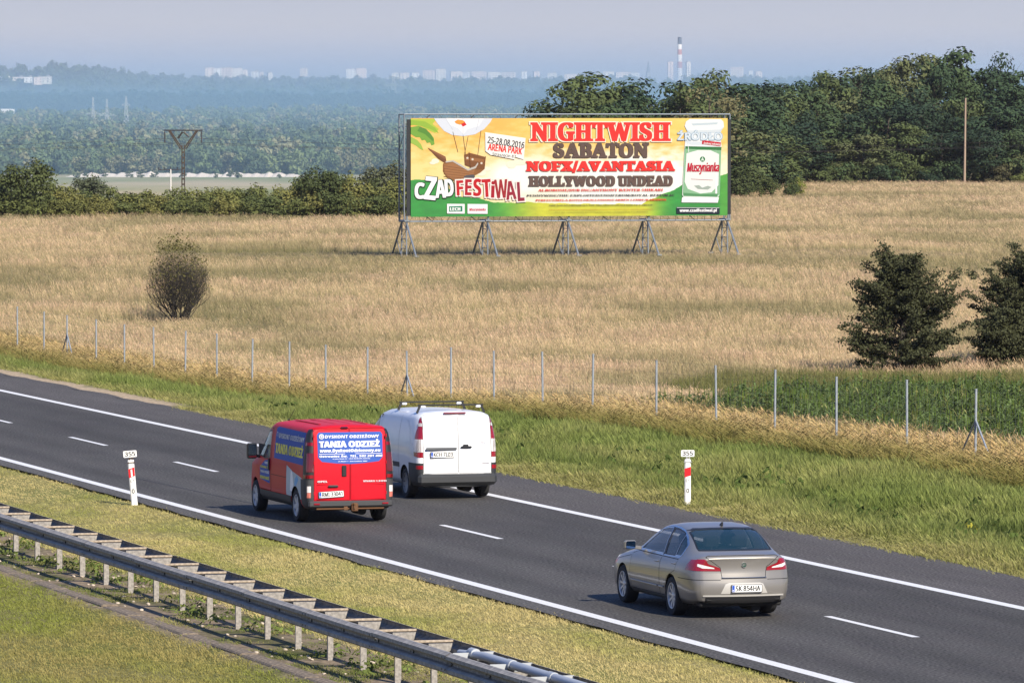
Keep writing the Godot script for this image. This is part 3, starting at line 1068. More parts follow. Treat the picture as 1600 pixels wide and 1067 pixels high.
	underside(o, 1.5, -4.1, 0.85, 0.26)
	for z in [0.40, -1.15]:
		var rb := Geo.new()
		rb.block(Vector3(0, 2.045, z), Vector3(1.50, 0.03, 0.045), 0.008)
		for x in [-0.70, 0.70]:
			rb.bar(Vector3(x, 2.03, z), Vector3(x * 1.10, 1.87, z), 0.05, 0.03, 0.006)
		var bar := part("roof_bar", rb, black, o)
		for x in [-0.63, 0.63]:
			var ft := Geo.new()
			ft.block(Vector3(x, 2.01, z), Vector3(0.11, 0.05, 0.07), 0.015)
			part("bar_foot", ft, white, bar)
	var rim := mat("silver steel wheel", L(0.20, 0.205, 0.21), 0.45, 0.5)
	for z in [0.0, -3.6]:
		for x in [-0.82, 0.82]:
			wheel(o, x, 0.33, z, 0.33, 0.21, rim, 10, 0.06, 0.55)


func saloon_car() -> void:
	var o := thing("saloon_car", "champagne silver saloon car with tinted rear window, alone in the fast lane", "car", Vector3(32.48, 0.004, -98.25))
	var paint := mat("champagne metallic paint", L(0.262, 0.246, 0.224), 0.32, 0.5, 0.6)
	var black := mat("black plastic", L(0.012, 0.012, 0.013), 0.45)
	var chrome := mat("chrome", L(0.75, 0.75, 0.74), 0.12, 1.0)
	var lens := mat("red lens", L(0.24, 0.003, 0.010), 0.2, 0.0, 1.0)
	var tops := V2([-3.74, 0.6, -3.7, 0.68, -3.6, 0.76, -3.3, 0.86, -2.8, 0.94, -2.35, 1, -2.25, 1.03, -1.85, 1.26, -1.55, 1.39, -1.3, 1.45, -1, 1.495, -0.6, 1.512, -0.25, 1.5, 0, 1.465, 0.25, 1.39, 0.5, 1.279, 0.72, 1.147, 0.8, 1.11, 0.95, 1.079, 1.03, 1.062, 1.06, 1.04, 1.08, 1.01])
	var belts := V2([-3.74, 0.55, -3.6, 0.68, -3.3, 0.78, -2.8, 0.86, -2.3, 0.91, -1.5, 0.935, 0.0, 0.965, 0.7, 0.99, 1.0, 0.985, 1.08, 0.96])
	var wides := V2([-3.74, 0.62, -3.70, 0.72, -3.6, 0.80, -3.4, 0.855, -3.0, 0.895, -2.4, 0.905, 0.2, 0.908, 0.6, 0.90, 0.85, 0.872, 0.98, 0.835, 1.04, 0.795, 1.08, 0.745])
	var roofs := V2([-3.74, 0.45, -3.5, 0.58, -2.8, 0.70, -2.3, 0.72, -1.6, 0.62, -1.0, 0.60, -0.2, 0.605, 0.05, 0.62, 0.3, 0.64, 0.72, 0.665, 0.85, 0.68, 1.0, 0.67, 1.08, 0.62])
	var rows := []
	for z in [-3.74, -3.72, -3.68, -3.6, -3.45, -3.25, -2.95, -2.65, -2.4, -2.28, -2.1, -1.85, -1.6, -1.35, -1.1, -0.85, -0.6, -0.35, -0.12, 0.05, 0.22, 0.4, 0.56, 0.68, 0.78, 0.87, 0.95, 1.0, 1.035, 1.06, 1.08]:
		var T := table(z, tops)
		var B := minf(table(z, belts), T - 0.03)
		var W := table(z, wides)
		var R := minf(table(z, roofs), W - 0.06)
		var low := lerpf(0.21, 0.27, smoothstep(0.6, 1.0, z))
		var k := (B - 0.2) / 0.76
		var line := V2([0, low, 0.66 * W / 0.908, low, W - 0.09, low + 0.025, W - 0.035, 0.2 + 0.12 * k, W - 0.008, 0.2 + 0.27 * k, W, 0.2 + 0.42 * k, W - 0.006, 0.2 + 0.56 * k, W - 0.03, 0.2 + 0.68 * k, W - 0.07, B])
		var q := Vector2(R, T - minf(0.075, (T - B) * 0.3))
		line.push_back(Vector2(W - 0.07, B).lerp(q, 0.12) + Vector2(-0.01, 0))
		line.push_back(Vector2(W - 0.07, B).lerp(q, 0.55) + Vector2(0.014, 0.0))
		line.push_back(q)
		line.push_back(Vector2(R - 0.07, T - (T - q.y) * 0.45))
		line.push_back(Vector2(R * 0.62, T - (T - q.y) * 0.10))
		line.push_back(Vector2(R * 0.3, T - (T - q.y) * 0.02))
		line.push_back(Vector2(0, T))
		rows.push_back([z, line])
	var s := skin_of(rows, V2([0.2, -0.10, 0.30, 0.0, 0.42, 0.035, 0.60, 0.04, 0.66, 0.015, 0.72, -0.012, 0.9, -0.015, 1.0, 0.005, 1.04, 0.015, 1.1, 0.0]), 0.75, 1.04, 0.10)
	arches(s, [0.0, -2.761], 0.325, 0.37, o)
	var pane := glass("tinted car glass", L(0.012, 0.04, 0.04), 0.5)
	for e in [[-1, "L"], [1, "R"]]:
		var k: int = e[0]
		window(s, V2([-2.02, 0.985, -1.62, 1.225, -1.28, 1.375, -0.98, 1.415, -0.74, 1.422, -0.7, 0.985]), e[1], o, chrome, pane, 0.014)
		window(s, V2([-0.61, 0.985, -0.65, 1.424, -0.4, 1.418, -0.1, 1.385, 0, 1.365, -0.06, 0.995]), e[1], o, black, pane, 0.014)
		window(s, V2([-0.035, 0.995, 0.025, 1.355, 0.18, 1.294, 0.335, 1.188, 0.345, 1.137, 0.25, 1]), e[1], o, chrome, pane, 0.014)
		part("door_pillar", s.cut(V2([-0.69, 0.97, -0.73, 1.43, -0.66, 1.43, -0.62, 0.97]), e[1]).geo(0.001), black, o)
		var cs := Geo.new()
		var line := V2([-2.05, 0.975, -1.64, 1.244, -1.29, 1.392, -0.98, 1.433, -0.7, 1.442, -0.4, 1.436, -0.1, 1.403, 0.18, 1.315, 0.35, 1.2, 0.365, 1.137, 0.26, 0.985, -0.06, 0.978, -0.7, 0.97, -2.05, 0.975])
		for j in line.size() - 1:
			var a := line[j]
			var b := line[j + 1]
			var m := (b - a).normalized().orthogonal() * 0.008
			s.copy(PackedVector2Array([a + m, b + m, b - m, a - m]), e[1]).into(cs, 0.005)
		part("window_chrome", cs, chrome, o)
		var fd := V2([-2.28, 0.30, -0.70, 0.30, -0.67, 0.6, -0.69, 0.955, -2.04, 0.955, -2.3, 0.9, -2.33, 0.6])
		var d := s.cut(fd, e[1])
		var dm := part("front_door", d.cut(ring(fd, -0.009), e[1]).geo(), paint, o)
		handle(dm, Vector3(k * 0.888, 0.855, -0.86), Vector3(0.03, 0.03, 0.2), paint)
		var rd := V2([-0.685, 0.30, -0.40, 0.30, -0.37, 0.48, -0.23, 0.64, 0.0, 0.71, 0.17, 0.76, 0.24, 0.955, -0.675, 0.955, -0.655, 0.6])
		d = s.cut(rd, e[1])
		dm = part("rear_door", d.cut(ring(rd, -0.009), e[1]).geo(), paint, o)
		handle(dm, Vector3(k * 0.885, 0.875, 0.06), Vector3(0.03, 0.03, 0.2), paint)
		for q in [[-1.5, 1.5], [-0.55, 0.26]]:
			var strip := Geo.new()
			strip.block(Vector3(k * 0.912, 0.44, q[0]), Vector3(0.016, 0.03, q[1]), 0.006)
			part("door_strip", strip, paint, o)
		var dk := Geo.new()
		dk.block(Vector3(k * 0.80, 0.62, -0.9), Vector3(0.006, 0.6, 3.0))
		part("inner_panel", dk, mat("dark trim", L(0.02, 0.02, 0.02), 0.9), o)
		mirror(o, k * 1.03, 1.06, -1.86, 0.21, 0.15, paint)
		# tail lamp, round the corner
		var lp := V2([k * 0.40, 0.805, k * 0.415, 0.86, k * 0.60, 0.925, k * 0.66, 1.0, k * 0.95, 0.99, k * 0.95, 0.81])
		var lm := s.cut(lp, "B").join(s.cut(V2([0.68, 0.81, 0.74, 0.90, 0.82, 0.985, 1.2, 0.995, 1.2, 0.81]), e[1]))
		var lamp := part("tail_lamp", lm.geo(0.006), lens, o)
		var g := Geo.new()
		lm.copy(V2([k * 0.50, 0.845, k * 0.51, 0.862, k * 0.62, 0.89, k * 0.76, 0.925, k * 0.77, 0.885, k * 0.70, 0.855]), "B").into(g, 0.012)
		part("clear_lens", g, mat("clear lens", L(0.7, 0.66, 0.64), 0.2, 0.0, 1.0), lamp)
		var hl := s.cut(rect(minf(k * 0.4, k * 0.8), 0.60, maxf(k * 0.4, k * 0.8), 0.72), "F")
		part("headlamp", hl.geo(0.003), mat("clear lens", L(0.7, 0.66, 0.64), 0.2, 0.0, 1.0), o)
		var ex := Geo.new()
		ex.block(Vector3(k * 0.55, 0.32, 1.10), Vector3(0.2, 0.05, 0.06), 0.02)
		part("exhaust", ex, mat("dark exhaust", L(0.03, 0.03, 0.03), 0.5, 0.6), o)
	window(s, V2([-0.645, 1.115, 0.645, 1.115, 0.65, 1.15, 0.62, 1.33, 0.595, 1.415, 0.50, 1.448, 0.2, 1.458, -0.2, 1.458, -0.50, 1.448, -0.595, 1.415, -0.62, 1.33, -0.65, 1.15]), "U", o, black, glass("tinted rear glass", L(0.008, 0.03, 0.04), 0.62), 0.02, Vector3(-9, 1.08, -0.15))
	window(s, V2([-0.70, 1.03, 0.70, 1.03, 0.58, 1.38, -0.58, 1.38]), "F", o, black, pane, 0.02, Vector3(-9, 0.95, -9))
	# boot lid and bumper
	var lid := V2([-0.64, 1.03, -0.41, 0.86, -0.40, 0.80, -0.385, 0.69, 0.385, 0.69, 0.40, 0.80, 0.41, 0.86, 0.64, 1.03, 0.60, 1.06, -0.60, 1.06])
	var d := s.cut(lid, "B")
	var bl := part("boot_lid", d.cut(ring(lid, -0.009), "B").geo(), paint, o)
	part("boot_lip", d.copy(rect(-0.62, 1.022, 0.62, 1.07), "B").geo(0.012), paint, bl)
	part("chrome_strip", d.copy(rect(-0.39, 0.694, 0.39, 0.712), "B").geo(0.012), chrome, bl)
	part("shut_line", s.copy(rect(-0.40, 0.674, 0.40, 0.688), "B").geo(0.002), mat("dark trim", L(0.02, 0.02, 0.02), 0.9), o)
	var em := Geo.new()
	var et := Transform3D(Basis(Vector3.RIGHT, PI / 2), Vector3(0, 0.905, 1.172))
	em.lathe(et, [Vector2(0, 0.006), Vector2(0.036, 0.006), Vector2(0.037, 0.014), Vector2(0.046, 0.014), Vector2(0.048, 0.0)], 24)
	var eb := part("badge", em, chrome, bl)
	var ee := Geo.new()
	ee.lathe(et, [Vector2(0, 0.008), Vector2(0.035, 0.008)], 20)
	part("badge_field", ee, mat("dark green enamel", L(0.02, 0.06, 0.04), 0.3), eb)
	ee = Geo.new()
	var ar := Transform3D(Basis(Vector3.BACK, 0.5), Vector3(0, 0.905, 1.1815))
	ee.poly(ar, V2([-0.027, -0.006, 0.012, -0.006, 0.012, -0.014, 0.029, 0.0, 0.012, 0.014, 0.012, 0.006, -0.027, 0.006]))
	ee.poly(ar, V2([-0.02, 0.007, 0.006, 0.009, -0.004, 0.024, -0.018, 0.018]))
	part("badge_arrow", ee, chrome, eb)
	part("plate_recess", s.copy(V2([-0.41, 0.43, 0.41, 0.43, 0.33, 0.59, 0.27, 0.61, -0.27, 0.61, -0.33, 0.59]), "B").geo(0.003), mat("lit recess and lip silver", L(0.52, 0.50, 0.46), 0.3, 0.3, 0.6), o)  # paler than the body: light caught by the recess is put into its colour
	plate(o, "SK 854HA", Vector3(0.03, 0.515, 1.235))
	var seam := Geo.new()
	s.copy(rect(-0.80, 0.655, -0.41, 0.666), "B").into(seam, 0.002)
	s.copy(rect(0.41, 0.655, 0.80, 0.666), "B").into(seam, 0.002)
	for e in ["L", "R"]:
		s.copy(V2([0.37, 0.655, 1.2, 0.655, 1.2, 0.666, 0.37, 0.666]), e).into(seam, 0.002)
		s.copy(V2([-2.35, 0.86, -3.2, 0.74, -3.2, 0.733, -2.35, 0.852]), e).into(seam, 0.002)
	tag(part("seam", seam, mat("car seam", L(0.03, 0.03, 0.03), 0.8), o), "", "", "", "stuff")
	part("bumper_lip", s.copy(rect(-0.70, 0.385, 0.70, 0.412), "B").geo(0.02), mat("lit recess and lip silver", L(0.52, 0.50, 0.46), 0.3, 0.3, 0.6), o)
	part("diffuser", s.copy(rect(-0.66, 0.24, 0.66, 0.375), "B").geo(0.006), black, o)
	part("body", s.geo(), paint, o)
	# inside
	seat(o, -0.37, 0.45, -0.95, 0.5)
	seat(o, 0.37, 0.45, -0.95, 0.5)
	seat(o, 0.0, 0.46, 0.02, 1.25)
	var ins := Geo.new()
	ins.block(Vector3(0, 0.35, -0.8), Vector3(1.5, 0.04, 3.0))
	ins.block(Vector3(0, 1.0, 0.42), Vector3(1.2, 0.03, 0.55), 0.01)
	ins.block(Vector3(0, 0.85, -2.0), Vector3(1.4, 0.22, 0.4), 0.08)
	part("cabin_trim", ins, mat("dark trim", L(0.02, 0.02, 0.02), 0.9), o)
	var pa := Geo.new()
	pa.block(Vector3(-0.28, 1.03, 0.45), Vector3(0.2, 0.035, 0.1), 0.01)
	pa.block(Vector3(0.12, 1.035, 0.5), Vector3(0.12, 0.03, 0.08), 0.01)
	part("parcel", pa, mat("white print", L(0.8, 0.8, 0.8), 0.4), o)
	underside(o, 1.45, -3.4, 1.0, 0.2)
	var fin := Geo.new()
	fin.slab(Transform3D(Basis(Vector3(0, 0, 1), Vector3.UP, Vector3.LEFT), Vector3(0.012, 1.485, -0.10)), V2([-0.09, 0, 0.05, -0.01, 0.055, 0.06, 0.02, 0.055]), 0.024)
	part("aerial", fin, black, o)
	var alloy := mat("alloy wheel", L(0.60, 0.60, 0.61), 0.35, 0.6)
	for z in [0.0, -2.761]:
		for x in [-0.79, 0.79]:
			wheel(o, x, 0.325, z, 0.325, 0.22, alloy, 9, 0.034, 0.8)


# ---------- the motorway ----------
func build_ground() -> void:
	var xs := []
	var x := -30.0
	while x < 360.0:
		xs.push_back(x)
		x += 6.0 if x < 12 else (0.35 if x < 56.0 else (1.2 if x < 100 else 5.0))
	var zs := []
	var s := 40.0
	while s < 840.0:
		zs.push_back(-s)
		s += 0.8 if s < 260 else 4.0
	var g := Geo.new()
	var H := []
	var C := []
	for i in xs.size():
		var hr := PackedFloat32Array()
		var cr := PackedColorArray()
		for j in zs.size():
			hr.push_back(land(xs[i], zs[j]))
			cr.push_back(ground_tint(xs[i], zs[j]))
		H.push_back(hr)
		C.push_back(cr)
	for i in xs.size() - 1:
		for j in zs.size() - 1:
			if not (in_view(xs[i], zs[j], 1.7) or in_view(xs[i + 1], zs[j + 1], 1.7)):
				continue
			var p := [Vector3(xs[i], H[i][j], zs[j]), Vector3(xs[i + 1], H[i + 1][j], zs[j]), Vector3(xs[i + 1], H[i + 1][j + 1], zs[j + 1]), Vector3(xs[i], H[i][j + 1], zs[j + 1])]
			var c := [C[i][j], C[i + 1][j], C[i + 1][j + 1], C[i][j + 1]]
			for k in [0, 2, 1, 0, 3, 2]:
				g.v.push_back(p[k])
				g.n.push_back(Vector3.UP)
				g.c.push_back(c[k])
	var gm := grained(vmat("soil", 0.95), grain(11, 0.02, 0.62, 1.0), 0.5)
	tag(part("ground", g, gm), "", "", "", "structure")
	# valley and hills beyond, to the horizon
	g = Geo.new()
	var rows := []
	var d := 500.0
	while d < 11500.0:
		rows.push_back(d)
		d *= 1.035
	var cols := 70
	var P := []
	var K := []
	for r in rows:
		var pr := PackedVector3Array()
		var kr := PackedColorArray()
		for k in cols + 1:
			var q := from_ahead((float(k) / cols - 0.5) * 0.5 * r, r)
			pr.push_back(Vector3(q.x, land(q.x, q.y) - (0.6 if r < 900 else 0.0), q.y))
			var w := noise.get_noise_2d(q.x * 0.3, q.y * 0.08)
			var col := L(0.06, 0.085, 0.03)
			if r < 2200: col = L(0.38, 0.32, 0.20).lerp(L(0.20, 0.22, 0.10), clampf(0.45 + w * 2.0, 0, 1))
			elif r > 5500: col = L(0.07, 0.10, 0.045).lerp(L(0.30, 0.31, 0.17), smoothstep(0.0, 0.35, noise.get_noise_2d(a_side(k, cols, r) * 0.25, r * 0.06)))
			kr.push_back(col)
		P.push_back(pr)
		K.push_back(kr)
	for i in rows.size() - 1:
		for k in cols:
			for q in [[i, k], [i + 1, k + 1], [i, k + 1], [i, k], [i + 1, k], [i + 1, k + 1]]:
				g.v.push_back(P[q[0]][q[1]])
				g.n.push_back(Vector3.UP)
				g.c.push_back(K[q[0]][q[1]])
	tag(part("hills", g, vmat("far ground", 0.95)), "", "", "", "structure")


func a_side(k: int, cols: int, r: float) -> float:
	return (float(k) / cols - 0.5) * 0.5 * r


func ground_tint(x: float, z: float) -> Color:
	var w := noise.get_noise_2d(x * 6.0, z * 3.0)
	var w2 := noise.get_noise_2d(x * 25.0 + 90, z * 25.0)
	var c := L(0.10, 0.11, 0.035)
	if x < 22.85:
		c = L(0.19, 0.20, 0.05).lerp(L(0.30, 0.25, 0.11), clampf(0.35 + w * 1.1, 0, 1))
	elif x < 25.2:
		c = L(0.34, 0.26, 0.18).lerp(L(0.11, 0.12, 0.04), smoothstep(-0.1, 0.35, w2 + w * 0.5))
	elif x < 29.8:
		c = L(0.40, 0.33, 0.13).lerp(L(0.24, 0.25, 0.07), clampf(0.45 + w * 1.2, 0, 1))
	elif x < 50.0:
		c = L(0.14, 0.19, 0.04).lerp(L(0.24, 0.22, 0.08), clampf(0.3 + w * 1.2, 0, 1))
		c = c.lerp(L(0.30, 0.23, 0.13), smoothstep(42.3, 40.4, x + w2 * 1.2) * 0.8)
		if x < 41.8 and z < -174:
			c = c.lerp(L(0.60, 0.46, 0.30), smoothstep(41.5, 41.0, x + w2 * 0.6))
	else:
		c = L(0.34, 0.26, 0.14).lerp(L(0.2, 0.18, 0.08), clampf(0.35 + w * 1.2, 0, 1))
	return c


func build_road() -> void:
	var road := Node3D.new()
	road.name = "road"
	add_child(road)
	tag(road, "", "", "", "structure")
	var g := Geo.new()
	var xs := []
	var x := 29.65
	while x < 40.45:
		xs.push_back(x)
		x += 0.18
	xs.push_back(40.45)
	var zs := []
	var s := 60.0
	while s < 330.0:
		zs.push_back(-s)
		s += 1.5
	var tint := func(px: float, pz: float) -> Color:
		var lane := fmod(px - 30.27 + 37.5, 3.75) / 3.75
		var wear := exp(-pow((lane - 0.27) / 0.13, 2)) + exp(-pow((lane - 0.73) / 0.13, 2))
		var k := 0.178 - 0.030 * wear if px < 37.77 and px > 30.2 else 0.195
		if px > 34.0 and px < 37.77: k -= 0.010 + 0.014 * exp(-pow((lane - 0.5) / 0.2, 2))
		k *= 1.0 + 0.16 * noise.get_noise_2d(px * 18.0, pz * 1.0) + 0.16 * noise.get_noise_2d(px * 40.0, pz * 14.0) + 0.10 * noise.get_noise_2d(px * 5.0 + 50.0, pz * 3.0)
		var red := 1.03 if px > 37.77 else 1.0
		return L(k * 1.06 * red, k, k * 0.93)
	for i in xs.size() - 1:
		for j in zs.size() - 1:
			if not in_view(xs[i], zs[j], 1.5, 8.0):
				continue
			var e := 0.0
			var x0: float = xs[i]
			var x1: float = xs[i + 1]
			var p := [Vector3(x0, e, zs[j]), Vector3(x1, e, zs[j]), Vector3(x1, e, zs[j + 1]), Vector3(x0, e, zs[j + 1])]
			for k in [0, 2, 1, 0, 3, 2]:
				var q: Vector3 = p[k]
				if q.x > 40.2: q.x += noise.get_noise_2d(q.z * 12.0, 7.0) * 0.22 - 0.1
				if q.x < 29.7: q.x += noise.get_noise_2d(q.z * 14.0, 70.0) * 0.16 + 0.02
				g.v.push_back(q)
				g.n.push_back(Vector3.UP)
				g.c.push_back(tint.call(q.x, q.z))
	var am := grained(vmat("asphalt", 0.82), grain(5, 0.11, 0.35, 1.0, 1024, 4), 0.12)
	am.metallic_specular = 0.22
	part("asphalt", g, am, road)
	var paint := grained(mat("road paint", L(0.80, 0.79, 0.76), 0.6), grain(8, 0.05, 0.86, 1.0), 0.7)
	for q in [30.27, 37.77]:
		var e := Geo.new()
		for k in 90:
			var z0 := -60.0 - 3.0 * k
			e.quad(Vector3(q - 0.125, 0.004, z0), Vector3(q + 0.125, 0.004, z0), Vector3(q + 0.125, 0.004, z0 - 3.0), Vector3(q - 0.125, 0.004, z0 - 3.0), Vector3.UP)
		part("edge_line", e, paint, road)
	for k in range(-7, 8):
		var s0 := 157.26 - 12.0 * k
		if s0 < 70: continue
		var e := Geo.new()
		e.quad(Vector3(33.95, 0.004, -s0), Vector3(34.09, 0.004, -s0), Vector3(34.09, 0.004, -s0 + 4.33), Vector3(33.95, 0.004, -s0 + 4.33), Vector3.UP)
		part("lane_dash", e, paint, road)
	var cr := Geo.new()
	for k in 10:
		var a := Vector3(31.6 + 0.05 * k, 0.005, -139.0 + 1.4 * k)
		var b := Vector3(31.6 + 0.05 * (k + 1), 0.005, -139.0 + 1.4 * (k + 1))
		cr.quad(a, a + Vector3(0.03, 0, 0), b + Vector3(0.03, 0, 0), b, Vector3.UP)
	part("crack", cr, mat("tar", L(0.035, 0.034, 0.036), 0.7), road)
	# concrete edging of the median strip, in lengths
	var edging := Node3D.new()
	edging.name = "pavement_edging"
	add_child(edging)
	tag(edging, "", "", "", "structure")
	var em := grained(mat("dirty concrete", L(0.36, 0.28, 0.20), 0.95), grain(31, 0.03, 0.4, 1.0), 0.8)
	var eg := Geo.new()
	eg.block(Vector3.ZERO, Vector3(0.30, 0.16, 1.97), 0.025)
	var emesh := eg.mesh()
	for k in 26:
		var o := part("edging_stone", emesh, em, edging)
		var z := -80.0 - 2.0 * k
		o.position = Vector3(22.97 + rng.randf_range(-0.015, 0.015), -0.085 + rng.randf_range(-0.02, 0.01), z)
		o.rotation = Vector3(rng.randf_range(-0.006, 0.006), rng.randf_range(-0.006, 0.006), rng.randf_range(-0.03, 0.03))


func build_guard_rail() -> void:
	var o := thing("guard_rail", "long double-sided galvanised guard rail with cross bars on the grass median", "guard rail", Vector3(24.02, 0, 0))
	var steel := grained(mat("galvanised beam", L(0.45, 0.415, 0.37), 0.65, 0.08), grain(17, 0.02, 0.6, 1.0), 0.6)
	var pale := grained(mat("galvanised post", L(0.40, 0.37, 0.335), 0.6, 0.25), grain(19, 0.03, 0.7, 1.0), 1.0)
	var wood := grained(mat("dusty cross bar", L(0.52, 0.42, 0.31), 0.75, 0.1), grain(21, 0.03, 0.65, 1.0), 1.0)
	var dark := mat("bolt", L(0.05, 0.05, 0.05), 0.5, 0.6)
	var prof := V2([0.0, 0.755, 0.022, 0.752, 0.04, 0.738, 0.088, 0.715, 0.09, 0.665, 0.05, 0.635, -0.012, 0.620, -0.012, 0.572, 0.05, 0.558, 0.09, 0.528, 0.088, 0.478, 0.04, 0.455, 0.02, 0.440, 0.0, 0.437])
	for side in [-1.0, 1.0]:
		var f := Geo.new()
		for k in prof.size() - 1:
			var a := prof[k]
			var b := prof[k + 1]
			var out := Vector3((a - b).y * side, (b - a).x * 1.0, 0)
			f.quad(Vector3(a.x * side, a.y, 2.04), Vector3(b.x * side, b.y, 2.04), Vector3(b.x * side, b.y, -2.04), Vector3(a.x * side, a.y, -2.04), out)
			f.quad(Vector3((a.x - 0.004) * side, a.y, 2.04), Vector3((b.x - 0.004) * side, b.y, 2.04), Vector3((b.x - 0.004) * side, b.y, -2.04), Vector3((a.x - 0.004) * side, a.y, -2.04), -out)
		var fm := f.mesh()
		var bolts := Geo.new()
		for p in [[0.085, 0.68], [0.085, 0.51]]:
			for dz in [-0.08, 0.08]:
				bolts.lathe(Transform3D(Basis(Vector3(0, 1, 0), Vector3(side, 0, 0), Vector3(0, 0, -side)), Vector3(p[0] * side, p[1], 1.94 + dz)), [Vector2(0, 0.014), Vector2(0.014, 0.01), Vector2(0.016, 0)], 8)
		bolts.lathe(Transform3D(Basis(Vector3(0, 1, 0), Vector3(side, 0, 0), Vector3(0, 0, -side)), Vector3(-0.010 * side, 0.595, 0)), [Vector2(0, 0.02), Vector2(0.022, 0.014), Vector2(0.024, 0)], 8)
		bolts.lathe(Transform3D(Basis(Vector3(0, 1, 0), Vector3(side, 0, 0), Vector3(0, 0, -side)), Vector3(-0.010 * side, 0.595, -1.96)), [Vector2(0, 0.02), Vector2(0.022, 0.014), Vector2(0.024, 0)], 8)
		var bm := bolts.mesh()
		for k in 14:
			var z := -74.0 - 4.0 * k
			var b := part("rail_beam", fm, steel, o)
			b.position = Vector3(side * 0.32 + (0.003 if k % 2 else 0.0) * side, rng.randf_range(-0.006, 0.006), z)
			tag(part("bolt", bm, dark, b), "", "", "", "stuff")
	var pg := Geo.new()
	pg.block(Vector3(0, 0.22, 0), Vector3(0.10, 0.9, 0.006))
	pg.block(Vector3(-0.05, 0.22, 0.026), Vector3(0.006, 0.9, 0.055))
	pg.block(Vector3(0.05, 0.22, -0.026), Vector3(0.006, 0.9, 0.055))
	var pm := pg.mesh()
	var cg := Geo.new()
	cg.block(Vector3(0, 0.735, 0), Vector3(0.63, 0.04, 0.055), 0.010)
	var cm := cg.mesh()
	var bg := Geo.new()
	bg.slab(Transform3D(Basis(), Vector3(0, 0, 0.045)), V2([-0.06, 0.705, 0.30, 0.705, 0.28, 0.60, 0.20, 0.55, 0.02, 0.55, -0.06, 0.60]), 0.006)
	bg.slab(Transform3D(Basis(), Vector3(0.0, 0, -0.02)), V2([-0.32, 0.64, -0.05, 0.64, -0.05, 0.56, -0.32, 0.58]), 0.006)
	var bm2 := bg.mesh()
	for k in 27:
		var z := -74.15 - 2.0 * k
		var p := part("post", pm, pale, o)
		p.position = Vector3(0.03, 0, z)
		p.rotation.y = rng.randf_range(-0.08, 0.08)
		part("bracket", bm2, pale, o).position = Vector3(0, 0, z)
		if z < -84.5:
			var c := part("cross_bar", cm, wood, o)
			c.position = Vector3(0, rng.randf_range(-0.005, 0.005), z + 0.02)
			c.rotation.y = rng.randf_range(-0.02, 0.02)
	var tm := mat("new galvanised", L(0.42, 0.44, 0.46), 0.5, 0.25)
	var tg := Geo.new()
	tg.tube(Vector3(-0.02, 0.70, -84.6), Vector3(0.02, 0.74, -83.4), 0.045, 0.065, 12)
	tg.tube(Vector3(0.02, 0.74, -83.4), Vector3(0.02, 0.74, -72.0), 0.065, 0.065, 12)
	var tube_rail := part("tube_rail", tg, tm, o)
	for z in [-84.0, -82.1, -80.1, -78.1, -76.1]:
		for q in [[0.2, 0.12], [-0.16, 0.10]]:
			tg = Geo.new()
			tg.block(Vector3(q[0], 0.70, z), Vector3(0.26, q[1], 0.012))
			part("tube_bracket", tg, tm, tube_rail)
		tg = Geo.new()
		tg.tube(Vector3(0.02, 0.74, z - 0.12), Vector3(0.02, 0.74, z + 0.12), 0.075, 0.075, 12)
		part("sleeve", tg, tm, tube_rail)


